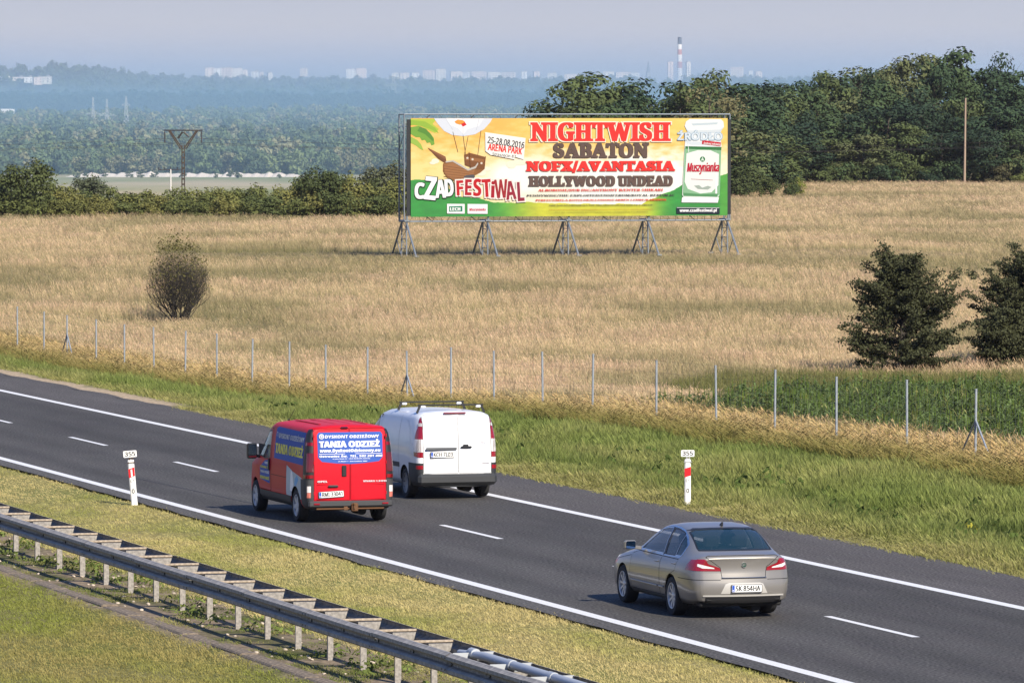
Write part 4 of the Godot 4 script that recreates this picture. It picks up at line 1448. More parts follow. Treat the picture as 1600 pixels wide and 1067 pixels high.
func kilometre_post(at: Vector3, label: String, tilt: float, sign_: int) -> void:
	var o := thing("kilometre_post", label, "marker post", at, 0.0)
	o.rotation = Vector3(0, -0.28, tilt)
	var white := mat("post white", L(0.78, 0.77, 0.73), 0.45)
	var black := mat("plate black", L(0.02, 0.02, 0.02), 0.5)
	var g := Geo.new()
	g.box(Transform3D(Basis(), Vector3(0, 0.49, 0)), Vector3(0.135, 1.02, 0.10), 0.025)
	part("post", g, white, o)
	var b := Geo.new()
	b.poly(Transform3D(Basis(), Vector3(0, 0, 0.0515)), V2([-0.066, 0.60, 0.066, 0.64, 0.066, 0.83, -0.066, 0.79]))
	part("reflective_band", b, mat("reflector red", L(0.62, 0.015, 0.02), 0.35), o)
	if sign_ < 0:
		b = Geo.new()
		b.poly(Transform3D(Basis(), Vector3(0, 0, 0.053)), V2([-0.018, 0.625, 0.018, 0.635, 0.018, 0.79, -0.018, 0.78]))
		part("reflector", b, mat("plate white", L(0.78, 0.78, 0.76), 0.4), o)
	b = Geo.new()
	write(b, "0", "Droid Sans Bold", Transform3D(Basis(), Vector3(-0.03, 0.26, 0.0515)), 0.06, 0.10)
	# handset and arrow of the emergency telephone
	var t := Transform3D(Basis(), Vector3(0, 0.53, 0.0515))
	b.poly(t, PackedVector2Array(disc(-0.012, 0, 0.026, 0.042, 9, PI * 0.55, PI * 1.45)) + PackedVector2Array(disc(-0.012, 0, 0.014, 0.030, 9, PI * 1.4, PI * 0.6)))
	b.poly(t, V2([0.020, -0.02, 0.027, -0.02, 0.027, 0.012, 0.038, 0.012, 0.0235, 0.034, 0.009, 0.012, 0.020, 0.012]))
	part("marking", b, black, o)
	b = Geo.new()
	write(b, "355", "Droid Sans", Transform3D(Basis(), Vector3(-0.04, 0.415, 0.0515)), 0.08, 0.04)
	part("marking", b, mat("faded grey print", L(0.35, 0.35, 0.35), 0.6), o)
	b = Geo.new()
	b.slab(Transform3D(Basis(), Vector3(0.0, 1.12, 0.05)), rect(-0.145, -0.072, 0.145, 0.072, 0.02), 0.006)
	var pl := part("kilometre_plate", b, mat("plate white", L(0.78, 0.78, 0.76), 0.4), o)
	b = Geo.new()
	write(b, "355", "Droid Sans", Transform3D(Basis(), Vector3(-0.11, 1.075, 0.0515)), 0.22, 0.09, 0.0, 0.004, 0.003)
	part("lettering", b, black, pl)
	for q in [[-0.02, 1.03, 0.03, 0.035, 0.1, 0.02], [0.035, 1.02, 0.03, 0.03, 0.06, 0.02], [0.0, 0.93, 0.0, 0.165, 0.02, 0.125]]:
		b = Geo.new()
		b.block(Vector3(q[0], q[1], q[2]), Vector3(q[3], q[4], q[5]), 0.004)
		part("clamp", b, mat("brown clamp", L(0.08, 0.05, 0.035), 0.6, 0.3) if sign_ < 0 else mat("grey clamp", L(0.4, 0.4, 0.4), 0.5, 0.3), o)


func build_fence() -> void:
	var o := thing("wire_fence", "wire mesh fence on grey steel posts between tall grass and field", "fence", Vector3(52.2, 0, 0))
	var steel := mat("fence post steel", L(0.30, 0.33, 0.36), 0.5, 0.3)
	var pg := Geo.new()
	pg.tube(Vector3(0, -0.3, 0), Vector3(0, 1.98, 0), 0.032, 0.032, 8)
	pg.tube(Vector3(0, 1.98, 0), Vector3(0, 2.0, 0), 0.036, 0.036, 8)
	var pm := pg.mesh()
	var wires := Geo.new()
	var last := Vector3.ZERO
	var places := [128.0, 133.2, 138.4, 143.4, 148.6, 153.5, 158.5, 163.7, 170.0, 174.9, 180.2, 184.9, 190.2, 195.2, 200.4, 205.7, 210.9, 216.3, 221.4, 226.4, 231.4, 236.6, 241.9, 246.5, 251.9, 257.8, 263.0]
	for k in 27:
		var s: float = places[k]
		var at := Vector3(rng.randf_range(-0.05, 0.05), land(52.2, -s), -s)
		var p := part("fence_post", pm, steel, o)
		p.position = at + Vector3(0, rng.randf_range(-0.12, 0.02), 0)
		p.rotation = Vector3(rng.randf_range(-0.015, 0.015), 0, rng.randf_range(-0.015, 0.015))
		if k in [2, 12, 22]:
			for e in [-1.0, 1.0]:
				var b := Geo.new()
				b.tube(Vector3(0, 1.25, 0), Vector3(0, -0.05, e * 1.5), 0.026, 0.026, 6)
				part("brace", b, steel, p)
		if k > 0:
			for j in 9:
				var y: float = [0.1, 0.25, 0.4, 0.58, 0.78, 1.0, 1.25, 1.55, 1.88][j]
				wires.tube(last + Vector3(0, y, 0), at + Vector3(0, y, 0), 0.0024, 0.0024, 3, false)
			if s < 190:
				for j in 16:
					var q := last.lerp(at, j / 16.0)
					wires.tube(q + Vector3(0, 0.1, 0), q + Vector3(0, 1.88, 0), 0.002, 0.002, 3, false)
		last = at
	tag(part("wire_mesh", wires, mat("fence wire", L(0.10, 0.10, 0.10), 0.6, 0.3), o), "", "", "", "stuff")


# ---------- the billboard ----------
const BW := 20.98
const BH := 6.2


func bb(u: float, v: float) -> Vector2:   # a point of the print from the pixel where the photograph shows it
	var f := (u - 638.0) / 500.0
	return Vector2(f * BW, (338.0 - 6.5 * f - v) / (155.0 - 5.0 * f) * BH)


func bbp(a: Array, sx := 1.0, ox := 0.0, oy := 0.0) -> PackedVector2Array:
	var r := PackedVector2Array()
	for k in range(0, a.size(), 2):
		r.push_back(bb(ox + a[k] * sx, oy + a[k + 1] * sx))
	return r


func build_billboard() -> void:
	var at := Vector3(102.47, -0.45, -372.4)
	var o := thing("billboard", "very wide festival billboard on five steel trestles in the dry field", "billboard", at)
	var steel := mat("billboard steel", L(0.20, 0.225, 0.25), 0.5, 0.4)
	var Y0 := 2.5
	var W := BW
	# space truss
	var g := Geo.new()
	for z in [-0.28, -1.5]:
		for y in [2.2, 8.95]:
			g = Geo.new()
			g.tube(Vector3(-0.35, y, z), Vector3(W + 0.25, y, z), 0.045, 0.045, 6)
			part("chord", g, steel, o)
	g = Geo.new()
	for k in 23:
		var x := -0.35 + (W + 0.6) * k / 22.0
		for y in [2.2, 8.95]:
			g.tube(Vector3(x, y, -0.28), Vector3(x, y, -1.5), 0.022, 0.022, 5, false)
		if k < 22:
			var x2 := -0.35 + (W + 0.6) * (k + 1) / 22.0
			for y in [2.2, 8.95]:
				g.tube(Vector3(x if k % 2 else x2, y, -0.28), Vector3(x2 if k % 2 else x, y, -1.5), 0.018, 0.018, 5, false)
	tag(part("lacing", g, steel, o), "", "", "", "stuff")
	for x in [-0.35, W + 0.25]:
		var end := Geo.new()
		for z in [-0.28, -1.5]:
			end.tube(Vector3(x, 2.2, z), Vector3(x, 8.95, z), 0.05, 0.05, 6)
		for k in 6:
			var y := 2.2 + 6.75 * k / 6.0
			end.tube(Vector3(x, y, -0.28), Vector3(x, y, -1.5), 0.025, 0.025, 5)
			end.tube(Vector3(x, y, -0.28 if k % 2 else -1.5), Vector3(x, y + 1.12, -1.5 if k % 2 else -0.28), 0.022, 0.022, 5)
			end.tube(Vector3(x, y + 0.5, -0.28), Vector3(clampf(x, 0.02, W - 0.02), y + 0.5, -0.1), 0.02, 0.02, 5)
		part("end_frame", end, steel, o)
	var back := Geo.new()
	back.block(Vector3(W / 2, Y0 + BH / 2, -0.10), Vector3(W + 0.5, BH - 0.15, 0.06))
	part("backing", back, mat("dark backing", L(0.012, 0.014, 0.017), 0.8), o)
	var ties := Geo.new()
	for k in 44:
		var x := 0.1 + (W - 0.2) * k / 43.0
		ties.tube(Vector3(x, Y0, 0.0), Vector3(x + rng.randf_range(-0.1, 0.1), 2.2, -0.25), 0.012, 0.012, 4, false)
		if k % 2 == 0:
			ties.tube(Vector3(x, Y0 + BH, 0.0), Vector3(x + rng.randf_range(-0.12, 0.12), 8.95, -0.25), 0.012, 0.012, 4, false)
		if k % 6 == 2:
			ties.tube(Vector3(x, Y0, -0.1), Vector3(x + 0.45, 2.2, -0.28), 0.03, 0.03, 5, false)
			ties.tube(Vector3(x, Y0 + BH + 0.02, -0.1), Vector3(x + 0.3, 8.95, -0.28), 0.03, 0.03, 5, false)
	tag(part("lashing", ties, mat("dark cord", L(0.05, 0.05, 0.05), 0.8), o), "", "", "", "stuff")
	for k in 5:
		var x := -0.2 + (W + 0.3) * k / 4.0
		var t := Geo.new()
		t.block(Vector3(x, 2.24, -0.89), Vector3(0.34, 0.12, 1.5), 0.02)
		t.bar(Vector3(x, 2.2, -0.2), Vector3(x, 2.6, -0.16), 0.12, 0.12, 0.01)
		var tr := part("trestle", t, steel, o)
		for e in [-1.0, 1.0]:
			for q in [["leg", 2.25, 0.45, 0.0, 2.9, 0.065], ["upright", 2.2, 0.5, 0.0, 0.62, 0.05], ["brace", 1.05, 1.75, 0.05, 0.75, 0.03]]:
				t = Geo.new()
				t.tube(Vector3(x, q[1], -0.89 + q[2] * e), Vector3(x, q[3], -0.89 + q[4] * e), q[5], q[5], 7)
				part(q[0], t, steel, tr)
			t = Geo.new()
			t.block(Vector3(x, 0.05, -0.89 + 2.9 * e), Vector3(0.3, 0.1, 0.3), 0.02)
			part("foot_plate", t, steel, tr)
		for j in 3:
			t = Geo.new()
			t.tube(Vector3(x, 0.5 + 0.6 * j, -1.5), Vector3(x, 0.5 + 0.6 * j, -0.28), 0.025, 0.025, 6)
			part("rung", t, steel, tr)
			t = Geo.new()
			t.tube(Vector3(x, 0.5 + 0.6 * j, -1.45 if j % 2 else -0.33), Vector3(x, 1.1 + 0.6 * j, -0.33 if j % 2 else -1.45), 0.02, 0.02, 6)
			part("diagonal", t, steel, tr)
	# the print
	var im := Image.create(1024, 296, false, Image.FORMAT_RGB8)
	for j in 296:
		for i in 1024:
			var u := 638.0 + 500.0 * i / 1023.0
			var v := 183.0 + 155.0 * j / 295.0
			var w := noise.get_noise_2d(u * 1.1, v * 2.6)
			var c := Color(0.99, 0.74, 0.32).lerp(Color(1.0, 0.88, 0.55), clampf((v - 190.0) / 70.0 + w * 0.7, 0, 1))
			c = c.lerp(Color(1.0, 0.93, 0.5), smoothstep(760, 860, u) * smoothstep(235, 190, v) * 0.5)
			var ray := exp(-pow((u - 990.0) / 190.0, 2)) * smoothstep(215, 265, v + w * 14.0) + exp(-pow((u - 800.0) / 45.0, 2)) * exp(-pow((v - 275.0) / 26.0, 2)) * 0.8
			c = c.lerp(Color(1, 1, 0.97), clampf(ray * 1.2, 0, 1))
			var hill := table(u, V2([638, 281, 665, 279, 690, 289, 715, 306, 745, 309, 765, 315, 790, 317, 820, 315, 860, 318, 1000, 320, 1025, 308, 1055, 296, 1072, 284, 1095, 284, 1120, 278, 1138, 271]))
			if v > hill + w * 2.0:
				var yel := smoothstep(740, 850, u) * smoothstep(1060, 1000, u) + 0.25 * smoothstep(0, 10, u - 1120)
				c = Color(0.10, 0.62, 0.20).lerp(Color(0.86, 0.86, 0.16), clampf(yel, 0, 1))
				c = c.darkened(0.06 + 0.10 * w)
			im.set_pixel(i, j, c)
	var bm := StandardMaterial3D.new()
	bm.albedo_texture = ImageTexture.create_from_image(im)
	bm.albedo_color = Color(0.76, 0.76, 0.76)
	bm.roughness = 0.55
	bm.texture_repeat = false
	var pr := Geo.new()
	pr.use_uv = true
	for k in 20:
		var x0 := W * k / 20.0
		var x1 := W * (k + 1) / 20.0
		for q in [[x0, 0.0], [x0, BH], [x1, BH], [x0, 0.0], [x1, BH], [x1, 0.0]]:
			pr.v.push_back(Vector3(q[0], Y0 + q[1], 0.0))
			pr.n.push_back(Vector3.BACK)
			pr.c.push_back(Color.WHITE)
			pr.uv.push_back(Vector2(q[0] / W, 1.0 - q[1] / BH))
	var banner := part("banner", pr, bm, o)
	var pm := vmat("poster ink", 0.55)
	var art := Geo.new()
	var z := [0.006]
	var lay := func(hex: String, pts: PackedVector2Array) -> void:
		art.col = Color(hex).srgb_to_linear() * 0.55
		art.poly(Transform3D(Basis(), Vector3(0, Y0, z[0])), pts)
		z[0] += 0.001
	# palm leaves
	lay.call("b9cf52", bbp([638, 184, 678, 184, 672, 192, 682, 200, 676, 206, 682, 209, 668, 203, 655, 196, 638, 193]))
	lay.call("9cc04a", bbp([638, 186, 660, 188, 676, 198, 682, 207, 668, 200, 650, 194, 638, 194]))
	lay.call("7fae4a", bbp([638, 197, 650, 195, 660, 199, 668, 206, 674, 214, 675, 224, 670, 226, 668, 221, 663, 222, 660, 217, 655, 218, 652, 213, 646, 213, 638, 208]))
	lay.call("5f9440", bbp([652, 196, 662, 200, 669, 208, 674, 217, 672, 219, 660, 208, 648, 203]))
	lay.call("a3c456", bbp([638, 212, 648, 217, 654, 224, 658, 234, 652, 231, 646, 226, 638, 222]))
	# clouds
	for c in [[676, 250, 6, 4], [672, 253, 5, 2.5], [748, 268, 8, 5], [757, 262, 7, 3.5], [795, 255, 8, 6], [806, 252, 14, 4], [815, 249, 8, 4], [735, 245, 6, 3]]:
		lay.call("fff3dc", PackedVector2Array(Array(disc(0, 0, 1, 1, 18)).map(func(p: Vector2) -> Vector2: return bb(c[0] + p.x * c[2], c[1] + p.y * c[3]))))
	# balloon
	lay.call("e3e8f3", bbp([674, 183, 680, 192, 690, 203, 702, 209, 720, 211, 738, 208, 752, 200, 762, 189, 765, 183]))
	lay.call("f6f8fc", bbp([692, 183, 698, 193, 712, 199, 720, 208, 726, 200, 744, 195, 752, 183]))
	for q in [[692, 183, 703, 201], [744, 183, 740, 201], [719, 183, 719, 208]]:
		lay.call("b8c0d0", bbp([q[0], q[1], q[2], q[3], q[2] + 0.5, q[3], q[0] + 0.5, q[1]]))
	lay.call("f6a34a", bbp([706, 188, 711, 185, 719, 186, 723, 189, 720, 192, 714, 193, 708, 191]))
	lay.call("dd3038", bbp([716, 192, 722, 189, 725, 193, 719, 196]))
	for q in [[719, 209, 723, 240], [727, 211, 721, 240], [747, 202, 741, 248], [703, 204, 711, 236]]:
		lay.call("6b5a4a", bbp([q[0], q[1], q[0] + 0.7, q[1], q[2] + 0.7, q[3], q[2], q[3]]))
	# flying ship
	lay.call("7a5138", bbp([664, 229, 692, 243, 694, 255, 680, 246]))
	lay.call("936347", bbp([664, 229, 692, 243, 691, 247, 668, 234]))
	lay.call("96653f", bbp([688, 254, 692, 250, 704, 249, 716, 256, 726, 262, 742, 258, 753, 258, 753, 262, 746, 268, 738, 272, 735, 278, 720, 281, 704, 281, 694, 276, 688, 266]))
	lay.call("a9764c", bbp([689, 256, 703, 252, 716, 259, 727, 265, 738, 263, 733, 275, 716, 279, 700, 277, 691, 269]))
	for k in 5:
		lay.call("7a5138", bbp([689.0, 257.0 + 4.2 * k, 735.0, 264.0 + 3.4 * k, 735.0, 264.6 + 3.4 * k, 689.0, 257.7 + 4.2 * k]))
	lay.call("85583a", bbp([721, 240, 730, 237, 753, 243, 755, 242, 753, 262, 740, 263, 722, 256]))
	lay.call("a06d45", bbp([723, 243, 752, 247, 751, 252, 723, 248]))
	lay.call("5d3d28", bbp([728, 236, 729, 236, 731, 262, 730, 262]))
	for q in [[726, 245], [734, 247], [748, 253]]:
		lay.call("e8dcc8", PackedVector2Array(Array(disc(0, 0, 1, 1, 12)).map(func(p: Vector2) -> Vector2: return bb(q[0] + p.x * 1.7, q[1] + p.y * 1.7))))
	lay.call("c9c2b8", bbp([692, 250, 704, 248.5, 716, 255, 727, 262, 738, 258, 742, 252, 743, 254, 739, 261, 727, 265, 715, 258, 703, 251, 692, 252.5]))
	lay.call("5a5a60", bbp([720, 275, 724, 272, 736, 271, 738, 274, 735, 279, 722, 280]))
	# cap, bottle and spring lettering
	lay.call("f2f6f8", bbp([1077, 183, 1127, 183, 1131, 187, 1132, 195, 1128, 200, 1126, 206, 1127, 216, 1128, 226, 1069, 226, 1070, 214, 1074, 206, 1073, 200, 1069, 194, 1071, 187]))
	lay.call("d3dfe8", bbp([1070, 196, 1075, 201, 1125, 200, 1131, 195, 1126, 204, 1075, 206]))
	lay.call("dfe8ef", bbp([1071, 214, 1080, 218, 1118, 218, 1126, 213, 1127, 219, 1118, 223, 1080, 223, 1070, 219]))
	lay.call("ccdae2", bbp([1080, 190, 1122, 188, 1121, 191, 1082, 193]))
	lay.call("dce6ec", bbp([1076, 201, 1126, 199, 1125, 203, 1076, 205]))
	lay.call("e3ede4", bbp([1069, 225, 1128, 226, 1125, 300, 1121, 306, 1110, 308, 1080, 308, 1068, 306, 1065, 300]))
	lay.call("a9cfae", bbp([1069, 228, 1073, 228, 1070, 302, 1066, 300]))
	lay.call("b9d8bd", bbp([1123, 229, 1127.5, 229, 1124, 300, 1120, 303]))
	lay.call("3f7d4b", bbp([1070, 225, 1128, 226, 1127.5, 231, 1070, 229]))
	lay.call("8fbf96", bbp([1070, 229, 1127.5, 231, 1125, 300, 1066, 298]))
	lay.call("f1f5f1", bbp([1072, 236, 1090, 231, 1110, 231, 1124, 237, 1123, 285, 1112, 296, 1094, 298, 1074, 291, 1069, 280]))
	lay.call("5d9a69", bbp([1067, 297, 1094, 299, 1122, 298, 1121.5, 303, 1067, 302]))
	lay.call("fbfdfb", bbp([1065, 304, 1124, 304, 1122, 312, 1064, 312]))
	lay.call("2f7a4a", PackedVector2Array(Array(disc(0, 0, 1, 1, 14)).map(func(p: Vector2) -> Vector2: return bb(1097.5 + p.x * 4.2, 245 + p.y * 4.2))))
	lay.call("d8ead8", bbp([1094.5, 248, 1097.5, 241, 1100.5, 248, 1098.5, 247, 1096.5, 247]))
	for q in [[1073, 206, 1076, 234, 1075, 232], [1119, 228, 1121, 298, 1118, 298]]:
		lay.call("ffffff", bbp([q[0], q[1], q[2], q[3], q[4], q[3]]))
	lay.call("b33a48", bbp([1079, 275.5, 1114, 277, 1114, 277.6, 1079, 276.2]))
	lay.call("aab8ae", bbp([1084, 286, 1092, 285, 1097, 289, 1106, 286, 1112, 288, 1106, 292, 1090, 291]))
	lay.call("cf2f36", bbp([1097, 215.5, 1127, 219, 1126, 225, 1096.5, 221.5]))
	# boxes
	lay.call("ffffff", bbp([694, 317, 721.5, 317, 721.5, 332.2, 694, 332.2]))
	lay.call("ffffff", bbp([726, 317, 757.3, 317, 757.3, 332.2, 726, 332.2]))
	lay.call("2a8a68", bbp([697, 321, 718, 320, 718, 329, 697, 329.5]))
	lay.call("2f3640", bbp([1056, 319.2, 1125, 319.2, 1125, 329.4, 1056, 329.4]))
	lay.call("ffffff", bbp([1056.6, 319.8, 1124.4, 319.8, 1124.4, 320.4, 1056.6, 320.4]))
	lay.call("fffdf6", bbp([753.6, 204.5, 817, 213.5, 816, 224, 814, 247, 800.5, 243, 800, 247, 762, 240, 754, 234]))
	part("artwork", art, pm, banner)
	var ink := Geo.new()
	var line := func(text: String, face: String, hex: String, u0: float, v0: float, u1: float, v1: float, slant := 0.0, fat := 0.0, fy := 0.0, turn := 0.0) -> void:
		ink.col = Color(hex).srgb_to_linear() * 0.55
		var a := bb(u0, v1)
		var b := bb(u1, v0)
		write(ink, text, face, Transform3D(Basis(Vector3.BACK, turn), Vector3(a.x, Y0 + a.y, z[0])), b.x - a.x, b.y - a.y, slant, fat, fy)
		z[0] += 0.0001
	var red := "ef3e36"
	var brown := "6b5650"
	line.call("NIGHTWISH", "Droid Serif Bold", "fff6e0", 825.2, 188.0, 1045.6, 218.6, 0.0, 0.13, 0.06)
	z[0] += 0.004
	line.call("NIGHTWISH", "Droid Serif Bold", red, 826.0, 188.8, 1045.0, 217.8, 0.0, 0.07, 0.03)
	line.call("SABATON", "Droid Serif Bold", brown, 861.5, 221.0, 1011.0, 243.4, 0.0, 0.06, 0.03)
	line.call("NOFX/AVANTASIA", "Droid Serif Bold", red, 818.8, 247.6, 1052.4, 267.2, 0.0, 0.06, 0.03)
	line.call("HOLLYWOOD UNDEAD", "Droid Serif Bold", brown, 822.6, 271.2, 1048.8, 288.2, 0.0, 0.055, 0.03)
	line.call("ALBOROSIE/DUB INC/ANTHONY B/ENTER SHIKARI", "Droid Serif Bold", red, 836.8, 290.6, 1034.5, 297.2, 0.0, 0.006)
	line.call("PENNYWISE/THE EXPLOITED/ENSIFERUM/ROYAL REPUBLIC", "Droid Serif Bold", "4c4a52", 818.6, 298.9, 1053.0, 305.3, 0.0, 0.006)
	line.call("PERFECT/MELA KOTELUK/ILLUSION/FARBEN LEHRE/KABANOS", "Droid Serif Bold", red, 832.8, 306.4, 1039.5, 312.2, 0.0, 0.006)
	line.call("GHE SODANA/RUSSKAJA/THE DREADNOUGHTS/FIDDLER'S GREEN", "Droid Serif Bold", "4c4a52", 854.0, 315.2, 1017.7, 319.8)
	line.call("LIPALI/MESAJAH/DAMIAN SYJONFAM/SCREAMER/KONFLIKT/WOODLEY GANGSTA/MESHELL", "Droid Serif Bold", "d0603c", 854.0, 322.6, 1018.5, 325.8)
	line.call("PULL THE WIRE/NEONOWY DETONATOR/WIEWIÓRKA NA DRZEWIE/MOLLY MALONE'S", "Droid Serif Bold", "6a6440", 863.0, 326.4, 1010.0, 329.6)
	line.call("www.czadfestiwal.pl", "Droid Sans Bold", "ffffff", 1061, 321.2, 1120, 328.2, 0.0, 0.01)
	line.call("25-28.08.2016", "Droid Sans", "4c4a52", 757.0, 211.0, 814.6, 221.5, 0.0, 0.012, 0.008, -0.15)
	line.call("ARENA PARK", "Droid Sans", red, 757.6, 222.0, 811.0, 232.2, 0.0, 0.018, 0.01, -0.13)
	line.call("Straszęcin 87", "Droid Sans", "5c5a60", 764.5, 235.6, 801.5, 241.8, 0.0, 0.004, 0.0, -0.12)
	line.call("LECH", "Droid Sans Bold", "ffffff", 698.8, 322.4, 714.5, 327.8, 0.0, 0.012)
	line.call("Muszynianka", "Droid Serif", "d0405c", 728.5, 323.0, 754.0, 329.0, 0.1, 0.01)
	line.call("Muszynianka", "Droid Sans", "c8203c", 1072.5, 250.0, 1122.5, 268.5, 0.12, 0.022, 0.01)
	line.call("ŹRÓDŁO", "Droid Sans", "a9c2d6", 1058, 200.5, 1128.5, 215.5, 0.0, 0.045, 0.03)
	z[0] += 0.004
	line.call("ŹRÓDŁO", "Droid Sans", "e4eef5", 1058.4, 200.9, 1128.1, 215.1, 0.0, 0.012, 0.008)
	line.call("Dobrej zabawy", "Droid Sans Bold", "ffffff", 1099.0, 218.2, 1125.0, 222.6, 0.1, 0.0, 0.0, -0.08)
	# the festival's name, letter by letter
	for pass_ in 2:
		z[0] += 0.004
		var czad := [["C", 643.6, 284.0, 657.5, 309.0, -0.03], ["Z", 658.0, 274.0, 675.0, 309.5, -0.10], ["A", 676.5, 280.0, 691.5, 307.5, 0.03], ["D", 691.5, 279.0, 704.0, 305.0, 0.06]]
		for q in czad:
			line.call(q[0], "Droid Sans Bold", "2f4a38" if pass_ == 0 else "ffffff", q[1] + (1.0 if pass_ == 0 else 0.0), q[2], q[3] + (1.0 if pass_ == 0 else 0.0), q[4], 0.0, 0.06 if pass_ == 0 else 0.03, 0.05 if pass_ == 0 else 0.02, q[5])
		var fest := [["F", 709.5, 280.5, 719.5, 303.5, 0.05, "c8202c"], ["E", 722.0, 278.5, 731.5, 303.0, -0.02, "b82230"], ["S", 735.0, 277.5, 747.0, 304.5, 0.0, "c8202c"], ["T", 749.5, 278.5, 763.0, 306.0, 0.06, "c8202c"], ["i", 762.5, 281.0, 767.5, 306.5, -0.04, "b02430"], ["W", 769.0, 279.0, 789.0, 307.5, 0.05, "a83038"], ["A", 787.0, 281.5, 802.5, 310.0, 0.10, "a03040"], ["L", 805.0, 282.5, 815.0, 312.0, 0.06, "983044"]]
		for q in fest:
			line.call(q[0], "Droid Sans Bold", "fff2ea" if pass_ == 0 else q[6], q[1], q[2], q[3], q[4], 0.0, 0.10 if pass_ == 0 else 0.015, 0.09 if pass_ == 0 else 0.01, q[5])
	part("lettering", ink, pm, banner)


# ---------- poles and wires ----------
func build_poles() -> void:
	var wood := grained(mat("weathered pole", L(0.085, 0.062, 0.048), 0.9), grain(41, 0.02, 0.55, 1.0), 0.8)
	var dark := mat("insulator", L(0.03, 0.022, 0.02), 0.4)
	# forked power pole behind the hedge
	var p := from_ahead(-30.8, 575.0)
	var base := Vector3(p.x, land(p.x, p.y), p.y)
	var o := thing("power_pole", "forked concrete power pole with three hanging insulators behind the hedge", "power pole", base, -YAW)
	var g := Geo.new()
	g.bar(Vector3(-0.13, -0.5, 0), Vector3(-0.11, 6.1 - base.y - 0.4, 0), 0.10, 0.22, 0.02)
	g.bar(Vector3(0.13, -0.5, 0), Vector3(0.11, 6.1 - base.y - 0.4, 0), 0.10, 0.22, 0.02)
	for k in 12:
		g.block(Vector3(0, 0.4 + 0.5 * k, 0), Vector3(0.2, 0.16, 0.2), 0.01)
	part("shaft", g, wood, o)
	var top := 7.05 - base.y
	for s in [-1.0, 1.0]:
		g = Geo.new()
		g.bar(Vector3(s * 0.05, top - 1.75, 0), Vector3(s * 1.25, top, 0), 0.12, 0.2, 0.02)
		g.bar(Vector3(s * 0.25, top - 1.75, 0), Vector3(s * 1.38, top, 0), 0.10, 0.2, 0.02)
		part("fork_arm", g, wood, o)
	g = Geo.new()
	g.tube(Vector3(-1.8, top, 0), Vector3(1.8, top, 0), 0.06, 0.06, 6)
	part("cross_arm", g, dark, o)
	for s in [-1.72, 1.72]:
		g = Geo.new()
		for k in 7:
			g.lathe(Transform3D(Basis(), Vector3(s, top - 1.15 + 0.15 * k, 0)), [Vector2(0.03, 0.0), Vector2(0.09, 0.03), Vector2(0.04, 0.11), Vector2(0.03, 0.15)], 8)
		part("insulator", g, dark, o)
	g = Geo.new()
	g.tube(Vector3(-0.5, top - 0.75, 0), Vector3(-0.05, top - 0.15, 0), 0.09, 0.09, 7)
	g.tube(Vector3(0.05, top - 0.15, 0), Vector3(0.55, top - 0.6, 0), 0.09, 0.09, 7)
	part("insulator", g, dark, o)
	# its wires, hanging from the pole to the next one out of the picture
	for k in 3:
		var from := o.transform * Vector3([-1.72, 0.05, 1.72][k], top - [1.15, 0.7, 1.15][k], 0)
		for dirn in [-1.0, 1.0]:
			var far_p := from_ahead(-30.8 + dirn * 105.0 + (k - 1) * 1.7, 575.0 + dirn * 55.0)
			var to := Vector3(far_p.x, from.y + 0.6, far_p.y)
			var w := Geo.new()
			for j in 24:
				var a := j / 24.0
				var b := (j + 1) / 24.0
				w.tube(from.lerp(to, a) - Vector3(0, 5.6 * a * (1 - a), 0), from.lerp(to, b) - Vector3(0, 5.6 * b * (1 - b), 0), 0.011, 0.011, 4, false)
			var wo := part("power_wire", w, dark)
			tag(wo, "%s power wire sagging away to the %s from the forked pole" % [["left", "middle", "right"][k], "left" if dirn < 0 else "right"], "wire")
	# bare pole at the edge of the wood
	p = from_ahead(58.5, 793.5)
	var pole := Geo.new()
	var y0 := land(p.x, p.y)
	pole.tube(Vector3(0, -0.3, 0), Vector3(0.12, 10.7 - y0, 0), 0.17, 0.11, 10)
	var po := thing("wooden_pole", "tall bare wooden pole standing before the dark wood at right", "pole", Vector3(p.x, y0, p.y))
	part("shaft", pole, mat("pale pole wood", L(0.30, 0.22, 0.16), 0.9), po)  # paler brown wood than the forked pole
	g = Geo.new()
	g.tube(Vector3(0.05, 10.5 - y0, 0), Vector3(0.2, 10.9 - y0, 0), 0.05, 0.04, 6)
	part("pin_insulator", g, dark, po)
	# small pale pole in the valley
	p = from_ahead(-83.4, 1500.0)
	y0 = land(p.x, p.y)
	po = thing("small_power_pole", "small pale power pole with two cross arms far off left of forked pole", "power pole", Vector3(p.x, y0, p.y), -YAW)
	g = Geo.new()
	g.tube(Vector3(0, 0, 0), Vector3(0, -4.6 - y0, 0), 0.22, 0.16, 6)
	part("shaft", g, mat("pale concrete", L(0.55, 0.53, 0.5), 0.9), po)
	g = Geo.new()
	g.bar(Vector3(-3.0, -4.7 - y0, 0), Vector3(3.0, -4.7 - y0, 0), 0.18, 0.18)
	for x in [-2.9, -1.6, 0.0, 1.6, 2.9]:
		g.tube(Vector3(x, -4.7 - y0, 0), Vector3(x, -4.1 - y0, 0), 0.12, 0.10, 5)
	part("cross_arm", g, dark, po)


